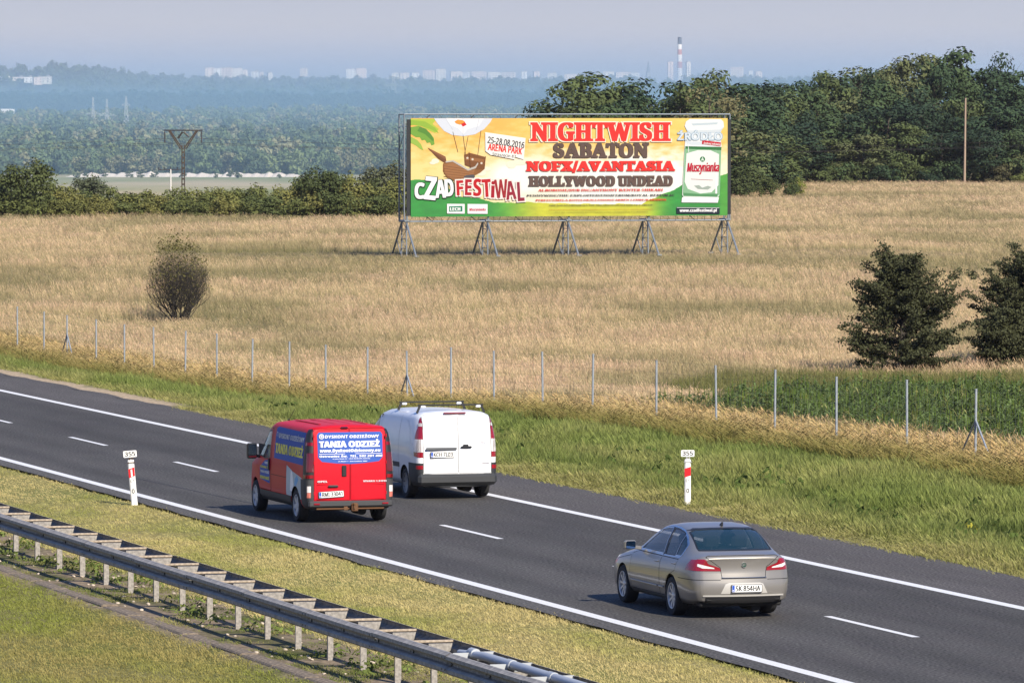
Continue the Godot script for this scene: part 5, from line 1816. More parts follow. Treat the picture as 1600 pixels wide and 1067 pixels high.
func lattice(called: String, label: String, side: float, far: float, top: float, w: float, arms: Array) -> void:
	var p := from_ahead(side, far)
	var y0 := land(p.x, p.y)
	var o := thing(called, label, "pylon", Vector3(p.x, y0, p.y), -YAW)
	var h := top - y0
	var g := Geo.new()
	var n := 9
	var W := func(t: float) -> float: return lerpf(w, w * 0.12, pow(t, 0.75))
	for k in n:
		var a := k / float(n)
		var b := (k + 1) / float(n)
		var wa: float = W.call(a)
		var wb: float = W.call(b)
		for sx in [-1.0, 1.0]:
			for sz in [-1.0, 1.0]:
				g.bar(Vector3(sx * wa, h * a, sz * wa), Vector3(sx * wb, h * b, sz * wb), 0.13, 0.13)
			g.bar(Vector3(sx * wa, h * a, wa), Vector3(-sx * wb, h * b, wb), 0.10, 0.10)
			g.bar(Vector3(sx * wa, h * a, -wa), Vector3(-sx * wb, h * b, -wb), 0.13, 0.13)
	tag(part("tower", g, mat("pylon steel", L(0.42, 0.44, 0.45), 0.6, 0.2), o), "", "", "", "stuff")
	for a in arms:
		g = Geo.new()
		var y: float = h * a[0]
		g.bar(Vector3(-a[1], y, 0), Vector3(a[1], y, 0), 0.2, 0.2)
		g.bar(Vector3(-a[1], y, 0), Vector3(0, y + 1.6, 0), 0.14, 0.14)
		g.bar(Vector3(a[1], y, 0), Vector3(0, y + 1.6, 0), 0.14, 0.14)
		part("cross_arm", g, mat("pylon steel", L(0.42, 0.44, 0.45), 0.6, 0.2), o)


# ---------- vegetation ----------
# a tuft of grass: bent blades, some stems with a seed head; colours run from foot to tip and are tinted per copy
func tuft(blades: int, h0: float, h1: float, spread: float, bend: float, w: float, heads: float, foot: Color, tip: Color, head: Color) -> Mesh:
	var g := Geo.new()
	for k in blades:
		var a := rng.randf() * TAU
		var r := spread * sqrt(rng.randf())
		var p := Vector3(cos(a) * r, -0.03, sin(a) * r)
		var h := rng.randf_range(h0, h1)
		var la := a + rng.randf_range(-1.2, 1.2)
		var lean := Vector3(cos(la), 0, sin(la)) * bend * h * rng.randf_range(0.3, 1.0)
		var side := Vector3(-sin(la + 0.8), 0, cos(la + 0.8)) * w * rng.randf_range(0.7, 1.3)
		var m := p + lean * 0.35 + Vector3(0, h * 0.6, 0)
		var t := p + lean + Vector3(0, h * (1.0 - 0.25 * bend), 0)
		var v := rng.randf_range(0.88, 1.1)
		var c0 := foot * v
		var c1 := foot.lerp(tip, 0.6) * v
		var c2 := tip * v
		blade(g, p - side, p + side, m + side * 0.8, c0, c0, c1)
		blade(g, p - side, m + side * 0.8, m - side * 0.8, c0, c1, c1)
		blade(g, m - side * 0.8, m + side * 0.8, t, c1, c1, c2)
		if rng.randf() < heads:
			var d := (t - m).normalized()
			var e := side.normalized() * maxf(w * 1.5, 0.011)
			var c3 := head * v
			blade(g, t - d * 0.16, t - d * 0.07 + e, t + d * 0.03, c3, c3, c3)
			blade(g, t - d * 0.16, t + d * 0.03, t - d * 0.07 - e, c3, c3, c3)
	return g.mesh()


func blade(g: Geo, p: Vector3, q: Vector3, r: Vector3, cp: Color, cq: Color, cr: Color) -> void:
	var m := (q - p).cross(r - p).normalized()
	g.v.push_back(p); g.v.push_back(r); g.v.push_back(q)
	g.c.push_back(cp); g.c.push_back(cr); g.c.push_back(cq)
	for k in 3:
		g.n.push_back(m)


func blade_mat() -> StandardMaterial3D:
	var m := vmat("grass", 0.8, 0.8)
	m.metallic_specular = 0.2
	return m


func sow(called: String, label: String, category: String, meshes: Array, s0: float, s1: float, x_of: Callable, gap: Callable, tint: Callable, size: Callable) -> void:
	var at := []
	var tints := []
	for k in meshes.size():
		at.push_back([])
		tints.push_back([])
	var s := s0
	while s < s1:
		var g0: float = gap.call(s)
		var lim: Vector2 = x_of.call(s)
		var x := lim.x + rng.randf() * g0
		while x < lim.y:
			var px := x + rng.randf_range(-0.6, 0.6) * g0
			var pz := -(s + rng.randf_range(-0.6, 0.6) * g0)
			x += g0
			if not in_view(px, pz, 1.1, 8.0):
				continue
			var z: Vector2 = size.call(px, pz)
			if z.x <= 0.0:
				continue
			var k := rng.randi() % meshes.size()
			var b := Basis(Vector3.UP, rng.randf() * TAU).scaled(Vector3(z.x, z.y, z.x) * rng.randf_range(0.8, 1.2))
			at[k].push_back(Transform3D(b, on_land(px, pz)))
			tints[k].push_back(tint.call(px, pz))
		s += g0
	for k in meshes.size():
		if at[k].size():
			scatter(called, meshes[k], blade_mat(), at[k], tints[k], label, category)


func view_x(s: float, lo: float, hi: float) -> Vector2:   # the stretch of x in view at this s
	var c := tan(YAW) * s
	var a := s * tan(YAW - 0.0834 * 1.1) - 10.0
	var b := s * tan(YAW + 0.0834 * 1.1) + 10.0
	return Vector2(maxf(lo, minf(a, c)), minf(hi, maxf(b, c)))


func build_grass() -> void:
	var dry := []
	for k in 3:
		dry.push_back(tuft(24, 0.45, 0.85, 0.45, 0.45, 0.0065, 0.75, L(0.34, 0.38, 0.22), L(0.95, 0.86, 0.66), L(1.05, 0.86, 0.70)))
	var mix := func(x: float, z: float) -> Color:
		var a := ahead(x, z)
		var w := noise.get_noise_2d(a.x * 1.3, a.y * 0.75)
		var w2 := noise.get_noise_2d(a.x * 5.0 + 300, a.y * 2.0)
		var c := L(0.71, 0.60, 0.445)
		c = c.lerp(L(0.66, 0.51, 0.44), clampf(0.4 + w2 * 1.5, 0, 1) * 0.6)
		var green := smoothstep(0.0, 0.30, w + 0.16 * exp(-pow((a.y - 395.0) / 45.0, 2)) - 0.02)
		c = c.lerp(L(0.40, 0.37, 0.25), green * 0.9)
		if x > 62.0 and a.y < 226.0 and side_dark(x, z):
			c = L(0.20, 0.22, 0.10)
		return c * rng.randf_range(0.93, 1.07)
	# the field beyond the fence
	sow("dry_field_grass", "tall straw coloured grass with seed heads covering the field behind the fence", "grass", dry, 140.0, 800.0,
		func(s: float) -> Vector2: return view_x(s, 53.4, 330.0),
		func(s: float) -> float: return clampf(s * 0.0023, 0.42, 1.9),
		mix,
		func(x: float, z: float) -> Vector2:
			var a := ahead(x, z)
			if a.y > field_end(a.x): return Vector2.ZERO
			if in_maize(x, -z): return Vector2.ZERO
			var k := clampf(a.y * 0.0022, 0.7, 1.7)
			if Vector2(x - 112.5, z + 371.0).length() < 26.0 and absf(z + 369.0) < 14.0: return Vector2(k * 0.8, 0.36)
			if Vector2(x - 66.1, z + 280.4).length() < 2.6 or (absf(x - 65.0) < 4.0 and z > -281.0 and z < -262.0): return Vector2(k, 0.5)
			return Vector2(k, lerpf(0.6, 0.95, clampf(0.5 + noise.get_noise_2d(x * 3.0, z * 3.0), 0, 1))))
	# the uncut strip along the fence
	var strip := []
	for k in 3:
		strip.push_back(tuft(20, 0.5, 0.95, 0.26, 0.75, 0.009, 0.6, L(0.26, 0.34, 0.12), L(0.95, 0.80, 0.48), L(1.05, 0.82, 0.52)))
	sow("uncut_grass_strip", "tall bending uncut grass along the foot of the fence", "grass", strip, 118.0, 268.0,
		func(s: float) -> Vector2: return Vector2(49.9 + noise.get_noise_2d(s * 4.0, 5) * 0.9, 54.2),
		func(s: float) -> float: return 0.27 if s < 180 else 0.34,
		func(x: float, z: float) -> Color:
			var w := noise.get_noise_2d(x * 6.0, z * 5.0)
			return L(0.60, 0.51, 0.37).lerp(L(0.22, 0.23, 0.10), clampf(smoothstep(52.6, 50.2, x + w * 1.2) * 0.85 + 0.3 * w, 0, 1)) * rng.randf_range(0.85, 1.15),
		func(x: float, _z: float) -> Vector2: return Vector2(1.0, lerpf(0.6, 0.78, smoothstep(49.8, 51.0, x)) * (1.0 + 0.4 * noise.get_noise_2d(x * 10.0, 8.0))))
	# the green verge
	var green := []
	for k in 3:
		green.push_back(tuft(16, 0.14, 0.38, 0.22, 0.5, 0.007, 0.25, L(0.5, 0.62, 0.35), L(1.0, 1.0, 0.85), L(1.6, 1.15, 0.9)))
	sow("verge_grass", "fresh green grass on the verge between hard shoulder and tall strip", "grass", green, 96.0, 265.0,
		func(_s: float) -> Vector2: return Vector2(40.3, 50.4),
		func(s: float) -> float: return 0.20 if s < 170 else 0.26,
		func(x: float, z: float) -> Color:
			var w := noise.get_noise_2d(x * 5.0, z * 2.5)
			var w2 := noise.get_noise_2d(x * 14.0, z * 9.0)
			var c := L(0.215, 0.255, 0.082).lerp(L(0.35, 0.335, 0.14), clampf(0.28 + w * 1.0, 0, 1))
			c = c.lerp(L(0.085, 0.115, 0.036), clampf(smoothstep(0.0, 0.4, w2 + 0.15) * exp(-pow((x - 44.6) / 1.5, 2)) * smoothstep(175, 120, -z), 0, 1))
			c = c.lerp(L(0.40, 0.335, 0.16), smoothstep(43.0, 40.6, x + w2) * 0.75)
			return c * rng.randf_range(0.8, 1.2),
		func(x: float, z: float) -> Vector2:
			if x < 41.25 and z < -172.0 and noise.get_noise_2d(x * 9.0, z * 3.0) < 0.4: return Vector2.ZERO
			var w := noise.get_noise_2d(x * 7.0, z * 7.0)
			return Vector2(1.0, lerpf(0.35, 1.0, smoothstep(40.4, 43.0, x)) * (1.0 + w)))
	# the mown median, both sides of the guard rail
	var mown := []
	for k in 3:
		mown.push_back(tuft(18, 0.03, 0.10, 0.17, 0.9, 0.006, 0.0, L(0.6, 0.65, 0.5), L(1.0, 1.0, 0.9), L(1, 1, 1)))
	sow("median_grass", "short mown yellowing grass on the median", "grass", mown, 78.0, 185.0,
		func(s: float) -> Vector2: return view_x(s, 15.0, 29.95),
		func(s: float) -> float: return 0.135 if s < 120 else 0.2,
		func(x: float, z: float) -> Color:
			var w := noise.get_noise_2d(x * 7.0, z * 2.6)
			var w2 := noise.get_noise_2d(x * 22.0, z * 15.0)
			var c := L(0.66, 0.53, 0.27).lerp(L(0.40, 0.39, 0.13), clampf(0.36 + w * 1.5 + w2 * 0.6, 0, 1))
			if x < 22.85:
				c = L(0.29, 0.305, 0.075).lerp(L(0.42, 0.34, 0.14), clampf(0.30 + w * 1.7, 0, 1))
			elif x < 25.0:
				c = L(0.20, 0.24, 0.07).lerp(L(0.38, 0.32, 0.15), clampf(w2 + 0.3, 0, 1))
			return c * rng.randf_range(0.8, 1.2),
		func(x: float, z: float) -> Vector2:
			if x > 22.84 + 0.1 * noise.get_noise_2d(z * 20.0, 3.0) and x < 23.12: return Vector2.ZERO
			if x > 23.1 and x < 25.0 and noise.get_noise_2d(x * 25.0, z * 25.0) + noise.get_noise_2d(x * 6.0, z * 6.0) < 0.02: return Vector2.ZERO
			return Vector2(1.0, 1.0 + 0.8 * noise.get_noise_2d(x * 12.0, z * 12.0)))
	# weeds under the rail
	var weed := []
	for k in 2:
		weed.push_back(leafy(26, 0.30, 0.28, 0.07))
	sow("weeds", "leafy green weeds growing under the guard rail", "weeds", weed, 78.0, 122.0,
		func(_s: float) -> Vector2: return Vector2(23.9, 25.1), func(_s: float) -> float: return 0.42,
		func(_x: float, _z: float) -> Color: return L(0.15, 0.19, 0.05) * rng.randf_range(0.7, 1.3),
		func(x: float, z: float) -> Vector2:
			return Vector2(0.8, 0.7) if noise.get_noise_2d(x * 5.0, z * 14.0) > 0.05 else Vector2.ZERO)
	sow("verge_weeds", "taller dark weeds and yellow flowers in the verge ditch", "weeds", weed, 100.0, 175.0,
		func(_s: float) -> Vector2: return Vector2(42.5, 47.0), func(_s: float) -> float: return 0.8,
		func(x: float, z: float) -> Color: return (L(0.085, 0.12, 0.03) if rng.randf() < 0.985 else L(0.40, 0.36, 0.05)) * rng.randf_range(0.8, 1.3),
		func(x: float, z: float) -> Vector2:
			return Vector2(1.2, 1.5) if noise.get_noise_2d(x * 6.0, z * 6.0) > 0.12 else Vector2.ZERO)
	# stones on the bare soil
	var st := Geo.new()
	st.lathe(Transform3D(), [Vector2(0, 0.03), Vector2(0.03, 0.026), Vector2(0.05, 0.008), Vector2(0.05, -0.02)], 6)
	var at := []
	var tints := []
	for k in 160:
		var x := rng.randf_range(23.2, 24.9)
		var z := -rng.randf_range(79, 121)
		var sc := rng.randf_range(0.3, 0.8) * (1.6 if rng.randf() < 0.08 else 1.0)
		at.push_back(Transform3D(Basis.from_euler(Vector3(rng.randf() * 0.6, rng.randf() * 6, rng.randf() * 0.6)).scaled(Vector3(sc, sc * 0.8, sc * 1.3)), on_land(x, z, 0.01)))
		tints.push_back(L(0.42, 0.35, 0.27) * rng.randf_range(0.6, 1.3))
	scatter("pebbles", st.mesh(), vmat("stone", 0.9), at, tints, "pale pebbles and crumbs of concrete under the guard rail", "pebbles")
	# maize
	var maize := []
	for k in 3:
		maize.push_back(maize_plant())
	sow("maize", "dark green maize plants in rows behind the fence at right", "maize", maize, 135.0, 214.0,
		func(_s: float) -> Vector2: return Vector2(54.4, 92.0), func(_s: float) -> float: return 0.42,
		func(_x: float, _z: float) -> Color: return (L(0.125, 0.170, 0.06) if rng.randf() < 0.9 else L(0.22, 0.22, 0.08)) * rng.randf_range(0.5, 1.4),
		func(x: float, z: float) -> Vector2: return Vector2(0.9, 0.50 + 0.35 * noise.get_noise_2d(x * 9.0, z * 9.0)) if in_maize(x, -z) and noise.get_noise_2d(x * 7.0 + 40, z * 5.0) > -0.22 else Vector2.ZERO)


func side_dark(x: float, z: float) -> bool:   # the rank green grass round the dark trees and behind the maize
	return Geometry2D.is_point_in_polygon(Vector2(x, -z), V2([58.0, 182.0, 66.0, 206.0, 72.0, 217.0, 92.0, 217.0, 92.0, 180.0]))


func field_end(side: float) -> float:
	return table(side, V2([-60, 524, -10, 532, 8, 640, 24, 665, 30, 735, 37, 797, 90, 797]))


func in_maize(x: float, s: float) -> bool:
	return Geometry2D.is_point_in_polygon(Vector2(x, s), V2([54.5, 173.0, 57.0, 177.0, 63.0, 188.0, 69.5, 198.0, 80.0, 194.0, 92.0, 188.0, 92.0, 120.0, 54.5, 120.0]))


func leafy(n: int, h: float, r: float, leaf: float) -> Mesh:
	var g := Geo.new()
	for k in n:
		var a := rng.randf() * TAU
		var d := r * sqrt(rng.randf())
		var p := Vector3(cos(a) * d, rng.randf() * h * (1.2 - d / r), sin(a) * d)
		leaf_at(g, p, Vector3(cos(a), rng.randf_range(0.2, 1.6), sin(a)).normalized(), leaf * rng.randf_range(0.7, 1.4), Color.WHITE * rng.randf_range(0.7, 1.2))
	return g.mesh()


func leaf_at(g: Geo, p: Vector3, nn: Vector3, size: float, c: Color) -> void:
	var x := nn.cross(Vector3(rng.randf_range(-1, 1), rng.randf_range(-1, 1), rng.randf_range(-1, 1))).normalized()
	var y := nn.cross(x)
	var a := p + x * size * 0.6
	var b := p - x * size * 0.6
	var d := p + y * size * 0.36
	var e := p - y * size * 0.36
	for q in [a, b, d, a, e, b]:
		g.v.push_back(q)
		g.n.push_back(nn)
		g.c.push_back(c)


func maize_plant() -> Mesh:
	var g := Geo.new()
	for k in 9:
		var a := rng.randf() * TAU
		var d := Vector3(cos(a), 0, sin(a))
		var y := 0.25 + 0.85 * k / 9.0
		var s := d.cross(Vector3.UP) * 0.045
		var last := Vector3(0, y, 0)
		var n := 4
		var ln := rng.randf_range(0.45, 0.75)
		for j in n:
			var t := (j + 1.0) / n
			var p := Vector3(0, y, 0) + d * ln * t * 0.9 + Vector3(0, 0.55 * t - 0.85 * t * t, 0)
			var f := 1.0 - t * 0.95
			var f0 := 1.0 - (t - 1.0 / n) * 0.95
			var m := (p - last).cross(s).normalized()
			if m.y < 0: m = -m
			g.col = Color.WHITE * rng.randf_range(0.75, 1.2)
			g.tri(last - s * f0, last + s * f0, p + s * f, m, m, m)
			g.tri(last - s * f0, p + s * f, p - s * f, m, m, m)
			last = p
	g.col = Color(0.9, 1, 0.6)
	g.tube(Vector3(0, -0.05, 0), Vector3(0, 1.3, 0), 0.02, 0.008, 5, false)
	return g.mesh()


# a crown of leaves: clumps set in a dome, every clump a shell of small tilted leaves
func crown(w: float, y0: float, y1: float, clumps: int, per: int, leaf: float, size: float, flat_ := 0.8, rough_ := 0.85, shell := 0.35) -> Mesh:
	var g := Geo.new()
	var mid := (y0 + y1) * 0.5
	var hh := (y1 - y0) * 0.5
	for k in clumps:
		var d := Vector3(rng.randfn(), rng.randfn(), rng.randfn()).normalized()
		var rad := pow(rng.randf(), shell)
		var taper := 1.0 - 0.12 * maxf(0.0, d.y * rad) - 0.05 * maxf(0.0, -d.y)
		d.y = signf(d.y) * pow(absf(d.y), 0.8)
		var c := Vector3(d.x * w * 0.5 * rad * taper * rough_, mid + d.y * hh * rad * 0.9, d.z * w * 0.5 * rad * taper * rough_)
		var r := size * rng.randf_range(0.65, 1.25)
		var shade := rng.randf_range(0.75, 1.2)
		for j in per:
			var e := Vector3(rng.randfn(), rng.randfn(), rng.randfn()).normalized()
			if e.y < -0.35 and rng.randf() < 0.6:
				e.y = -e.y
			var p := c + Vector3(e.x, e.y * flat_, e.z) * r * pow(rng.randf(), 0.4)
			var nn := (e + Vector3(rng.randfn(), rng.randfn() + 0.6, rng.randfn()) * 0.38).normalized()
			leaf_at(g, p, nn, leaf * rng.randf_range(0.7, 1.35), Color.WHITE * shade * rng.randf_range(0.88, 1.12))
	return g.mesh()


func bole(h: float, r: float, limbs: int, reach: float) -> Mesh:
	var g := Geo.new()
	var last := Vector3(0, -0.3, 0)
	var rr := r
	for k in 5:
		var p := Vector3(rng.randf_range(-0.1, 0.1) * h * 0.1, h * (k + 1) / 5.0, rng.randf_range(-0.1, 0.1) * h * 0.1)
		g.tube(last, p, rr, rr * 0.8, 7, false)
		if k > 0:
			for j in limbs:
				var a := rng.randf() * TAU
				var q := p + Vector3(cos(a) * reach, h * rng.randf_range(0.1, 0.3), sin(a) * reach) * rng.randf_range(0.5, 1.0)
				g.tube(p, q, rr * 0.45, rr * 0.1, 5, false)
		last = p
		rr *= 0.8
	return g.mesh()


func leaf_mat(key: String, lin: Color) -> StandardMaterial3D:
	var m := vmat(key, 0.75, 0.35)
	m.albedo_color = lin.linear_to_srgb()
	return m


func plant(called: String, label: String, category: String, at: Vector3, turn: float, group: String, crown_: Mesh, cm: Material, trunk_: Mesh, tm: Material, size := Vector3.ONE) -> Node3D:
	var o := thing(called, label, category, at, turn, group)
	o.scale = size
	if trunk_: part("trunk", trunk_, tm, o)
	part("crown", crown_, cm, o)
	return o


func by_place(side: float, far: float, list: Array) -> String:
	var u := 800.0 + 9600.0 * side / far
	for k in range(0, list.size(), 2):
		if u < list[k]:
			return " " + list[k + 1]
	return ""


func build_trees() -> void:
	var bark := mat("bark", L(0.07, 0.055, 0.04), 0.9)
	# the wood at right: every tree its own
	var shapes := []
	var boles := []
	for k in 6:
		shapes.push_back(crown(9.2, 0.5, 14.2, 34, 150, 0.42, 1.9, 0.78, 0.95, 0.2))
		boles.push_back(bole(11.0, 0.22, 3, 3.0))
	var greens := []
	for k in 5:
		greens.push_back(leaf_mat("wood leaves %d" % k, [L(0.055, 0.085, 0.034), L(0.038, 0.064, 0.030), L(0.082, 0.106, 0.038), L(0.029, 0.050, 0.027), L(0.102, 0.116, 0.048)][k]))
	var tops := V2([0, 9.2, 3, 11.4, 6, 13.2, 9, 13.8, 13, 13.0, 16, 12.7, 21, 14.0, 25, 14.5, 28, 14.0, 33, 13.5, 37, 13.3, 42, 15.5, 48, 16.3, 53, 16.9, 59, 16.3, 63, 15.8, 71, 16.1])
	for row in 5:
		var side := -2.0 + row * 1.3
		while side < 72.0:
			var far: float = field_end(side) + [5.0, 14.0, 25.0, 38.0, 52.0][row] + rng.randf_range(-3, 3)
			var top: float = table(side, tops) * (far / 790.0 if side > 30 else far / 720.0) * [0.48, 0.66, 0.82, 0.97, 1.06][row] * rng.randf_range(0.86, 1.06)
			var p := from_ahead(side, far)
			var k := rng.randi() % 6
			var label: String = ["low tree at the wood's front", "dark tree in the wood's second row", "dark tree inside the wood", "tall tree before the wood's skyline", "tallest tree on the wood's skyline"][row]
			var hgt: float = top / 15.0
			var wid := rng.randf_range(0.85, 1.3) * (0.82 if row == 0 else 1.0)
			label = label + by_place(side, far, [880, "over the billboard's middle", 1010, "over the billboard's right half", 1150, "above the billboard's right end", 1260, "just right of the billboard", 1390, "midway from billboard to bare pole", 1480, "left of the bare pole", 1530, "behind the bare pole", 9999, "right of the bare pole"])
			plant("broadleaf_tree", label, "tree", on_land(p.x, p.y), rng.randf() * TAU, ["front row of the wood", "second row of the wood", "inner trees of the wood", "fourth row of the wood", "skyline trees of the wood"][row], shapes[k], greens[rng.randi() % 5], boles[k], bark, Vector3(wid, hgt, wid))
			side += rng.randf_range(3.4, 6.2)
	# thicket along the wood's foot
	var thicket := []
	for k in 3:
		thicket.push_back(crown(5.0, -0.2, 4.0, 34, 80, 0.30, 1.0, 0.85, 0.98))
	var foot := -2.0
	while foot < 74.0:
		var q := from_ahead(foot, field_end(foot) + rng.randf_range(2.0, 6.0))
		var sc := rng.randf_range(0.7, 1.15)
		plant("thicket_shrub", "dense dark thicket shrub at the wood's foot" + by_place(foot, 780.0, [1150, "behind the billboard", 1260, "just right of the billboard", 1390, "midway from billboard to bare pole", 1480, "left of the bare pole", 1530, "behind the bare pole", 9999, "right of the bare pole"]), "shrub", on_land(q.x, q.y, -0.1), rng.randf() * TAU, "thicket shrubs at the wood's foot", thicket[rng.randi() % 3], greens[rng.randi() % 5], null, null, Vector3(sc, sc * rng.randf_range(0.7, 1.1), sc))
		foot += rng.randf_range(1.6, 2.8)
	var p := from_ahead(21.0, 655.0)
	var airy := crown(8.5, 2.0, 13.2, 40, 34, 0.36, 1.4, 0.8, 1.0)
	plant("birch_tree", "pale olive thin-leaved tree rising behind the right half of the billboard", "tree", on_land(p.x, p.y), 0.0, "", airy, leaf_mat("olive leaves", L(0.135, 0.125, 0.06)), boles[0], bark, Vector3(1, 0.97, 1))
	# the hedge at left
	var bushes := []
	for k in 5:
		bushes.push_back(crown(3.4, 0.0, 3.0, 26, 70, 0.21, 0.72, 0.85, 0.95))
	var hg := []
	for k in 4:
		hg.push_back(leaf_mat("hedge leaves %d" % k, [L(0.145, 0.150, 0.045), L(0.115, 0.130, 0.040), L(0.085, 0.105, 0.036), L(0.175, 0.168, 0.050)][k]))
	var hts := V2([-46.2, 3.4, -42.9, 3.3, -39.0, 2.9, -36.9, 2.7, -34.6, 2.6, -31.3, 2.3, -27.5, 2.6, -25.3, 2.8, -22.0, 2.7, -19.2, 3.0, -17.1, 3.6, -14.8, 3.9, -12.1, 3.7, -9.6, 3.3, -6.0, 2.7])
	for row in 3:
		var side := -47.0 + row * 0.5
		while side < -4.0:
			var far: float = [526.5, 529.5, 533.0][row] + rng.randf_range(-0.8, 0.8)
			p = from_ahead(side, far)
			var top: float = table(side, hts) * [0.62, 0.88, 1.02][row] * rng.randf_range(0.9, 1.1)
			var w := rng.randf_range(0.72, 1.05)
			var where := by_place(side, far, [60, "at the left edge", 150, "near the left edge", 250, "left of the forked pole", 320, "at the forked pole", 410, "right of the forked pole", 500, "between forked pole and billboard", 590, "left of the billboard", 9999, "at the billboard's left end"])
			plant("hedge_shrub", ["low yellow-green shrub along the front of the hedge", "green shrub in the middle of the hedge", "taller shrub along the back of the hedge"][row] + where, "shrub", on_land(p.x, p.y, -0.1), rng.randf() * TAU, ["front shrubs of the hedge", "middle shrubs of the hedge", "back shrubs of the hedge"][row], bushes[rng.randi() % 5], hg[rng.randi() % (4 if row < 2 else 3)], null, null, Vector3(w, top / 3.0, w))
			side += rng.randf_range(1.5, 2.3)
	var big := crown(5.4, 0.2, 5.2, 44, 90, 0.23, 0.95, 0.85, 0.95)
	for q in [[-41.8, 528.0, 1.0, "large round dark green tree at the left end of the hedge", L(0.072, 0.088, 0.030)], [-16.4, 528.5, 0.88, "large dark green tree in the hedge left of the billboard", L(0.058, 0.074, 0.026)], [-11.3, 545.0, 0.95, "grey-green tree behind the hedge beside the billboard's left end", L(0.090, 0.098, 0.052)], [-38.2, 556.0, 0.74, "thin grey-green tree behind the hedge near its left end", L(0.085, 0.10, 0.055)], [-46.0, 540.0, 0.8, "dark tree cut by the left edge behind the hedge", L(0.06, 0.076, 0.028)]]:
		p = from_ahead(q[0], q[1])
		plant("hedge_tree", q[3], "tree", on_land(p.x, p.y), rng.randf() * 6.0, "", big, leaf_mat("hedge tree " + str(q[0]), q[4]), bole(3.5, 0.12, 2, 1.2), bark, Vector3(1, 1, 1) * q[2])
	# shrubs by the billboard's right end and at the wood's edge
	for q in [[24.5, 650.0, 0.9, 0.9, "dark shrub just right of the billboard's right end", L(0.062, 0.078, 0.028)], [27.2, 652.0, 0.72, 0.75, "mid green shrub second right of the billboard", L(0.075, 0.092, 0.03)], [29.8, 655.0, 0.6, 0.75, "dark round shrub between billboard and bright yellow-green bush", L(0.058, 0.076, 0.028)], [31.0, 668.0, 0.55, 0.72, "bright yellow-green bush at the field's edge", L(0.17, 0.19, 0.035)], [63.0, 798.0, 1.1, 0.9, "brownish bush right of the bare wooden pole", L(0.085, 0.080, 0.04)], [66.5, 797.0, 1.0, 0.5, "low pale green bush in front of brownish bush", L(0.15, 0.17, 0.05)]]:
		p = from_ahead(q[0], q[1])
		plant("edge_shrub", q[4], "shrub", on_land(p.x, p.y), 0.4, "", bushes[int(q[0]) % 5], leaf_mat("edge shrub " + str(q[0]), q[5]), null, null, Vector3(q[2], q[3], q[2]))
	# the two dark trees by the maize
	for q in [[78.7, 216.7, 4.85, 4.2, "dense dark tree with layered twigs standing at the maize edge", 5], [86.3, 222.5, 4.75, 4.6, "dark tree cut by the right edge of the view", 9]]:
		rng.seed = 700 + q[5]
		layered_tree(Vector3(q[0], land(q[0], -q[1]), -q[1]), q[2], q[3], q[4])
	rng.seed = 4321
	layered_tree(Vector3(83.9, land(83.9, -219.5), -219.5), 2.3, 2.2, "smaller spreading tree between the two dark trees")
	bare_bush(Vector3(66.1, land(66.1, -281.4), -281.4))


func layered_tree(at: Vector3, h: float, w: float, label: String) -> void:
	var o := thing("dark_tree", label, "tree", at)
	var wood := Geo.new()
	var g := Geo.new()
	wood.tube(Vector3(0, -0.2, 0), Vector3(0.05, h * 0.9, 0), 0.10, 0.02, 7, false)
	for k in 185:
		var t := pow(rng.randf(), 0.85)
		var a := rng.randf() * TAU
		var y0 := h * (0.02 + 0.80 * t)
		var env := w * 0.5 * (0.80 + 0.28 * sin(minf(t / 0.36, 1.0) * PI * 0.5)) if t < 0.36 else w * 0.5 * 1.08 * pow(maxf(0.02, 1.0 - (t - 0.30) / 0.80), 0.62)
		var ln := env * (rng.randf_range(0.55, 1.02) if rng.randf() < 0.8 else rng.randf_range(1.0, 1.22))
		var rise := rng.randf_range(0.05, 0.65) * lerpf(0.5, 2.4, t)
		var p := Vector3(0.03, y0, 0)
		var q := p + Vector3(cos(a) * ln, ln * rise, sin(a) * ln)
		wood.tube(p, q, 0.028, 0.006, 5, false)
		var n := int(8 + ln * 10)
		for j in n:
			var f := 0.2 + 0.85 * pow(rng.randf(), 0.65)
			var c := p.lerp(q, f) + Vector3(rng.randfn(), rng.randfn() * 0.45, rng.randfn()) * 0.085 * (1.25 - 0.5 * f)
			var sh := rng.randf_range(0.65, 1.35)
			for m in 11:
				var d := Vector3(rng.randfn(), rng.randfn() * 0.45, rng.randfn()) * 0.11
				leaf_at(g, c + d, (Vector3(rng.randfn(), 0.6 + rng.randfn() * 0.6, rng.randfn()) + d * 2.0).normalized(), rng.randf_range(0.06, 0.12), Color(1.0, 1.0, 0.9) * sh * rng.randf_range(0.7, 1.3))
	part("trunk", wood, mat("dark bark", L(0.045, 0.036, 0.028), 0.9), o)
	part("crown", g, leaf_mat("dark leaves", L(0.058, 0.062, 0.030)), o)


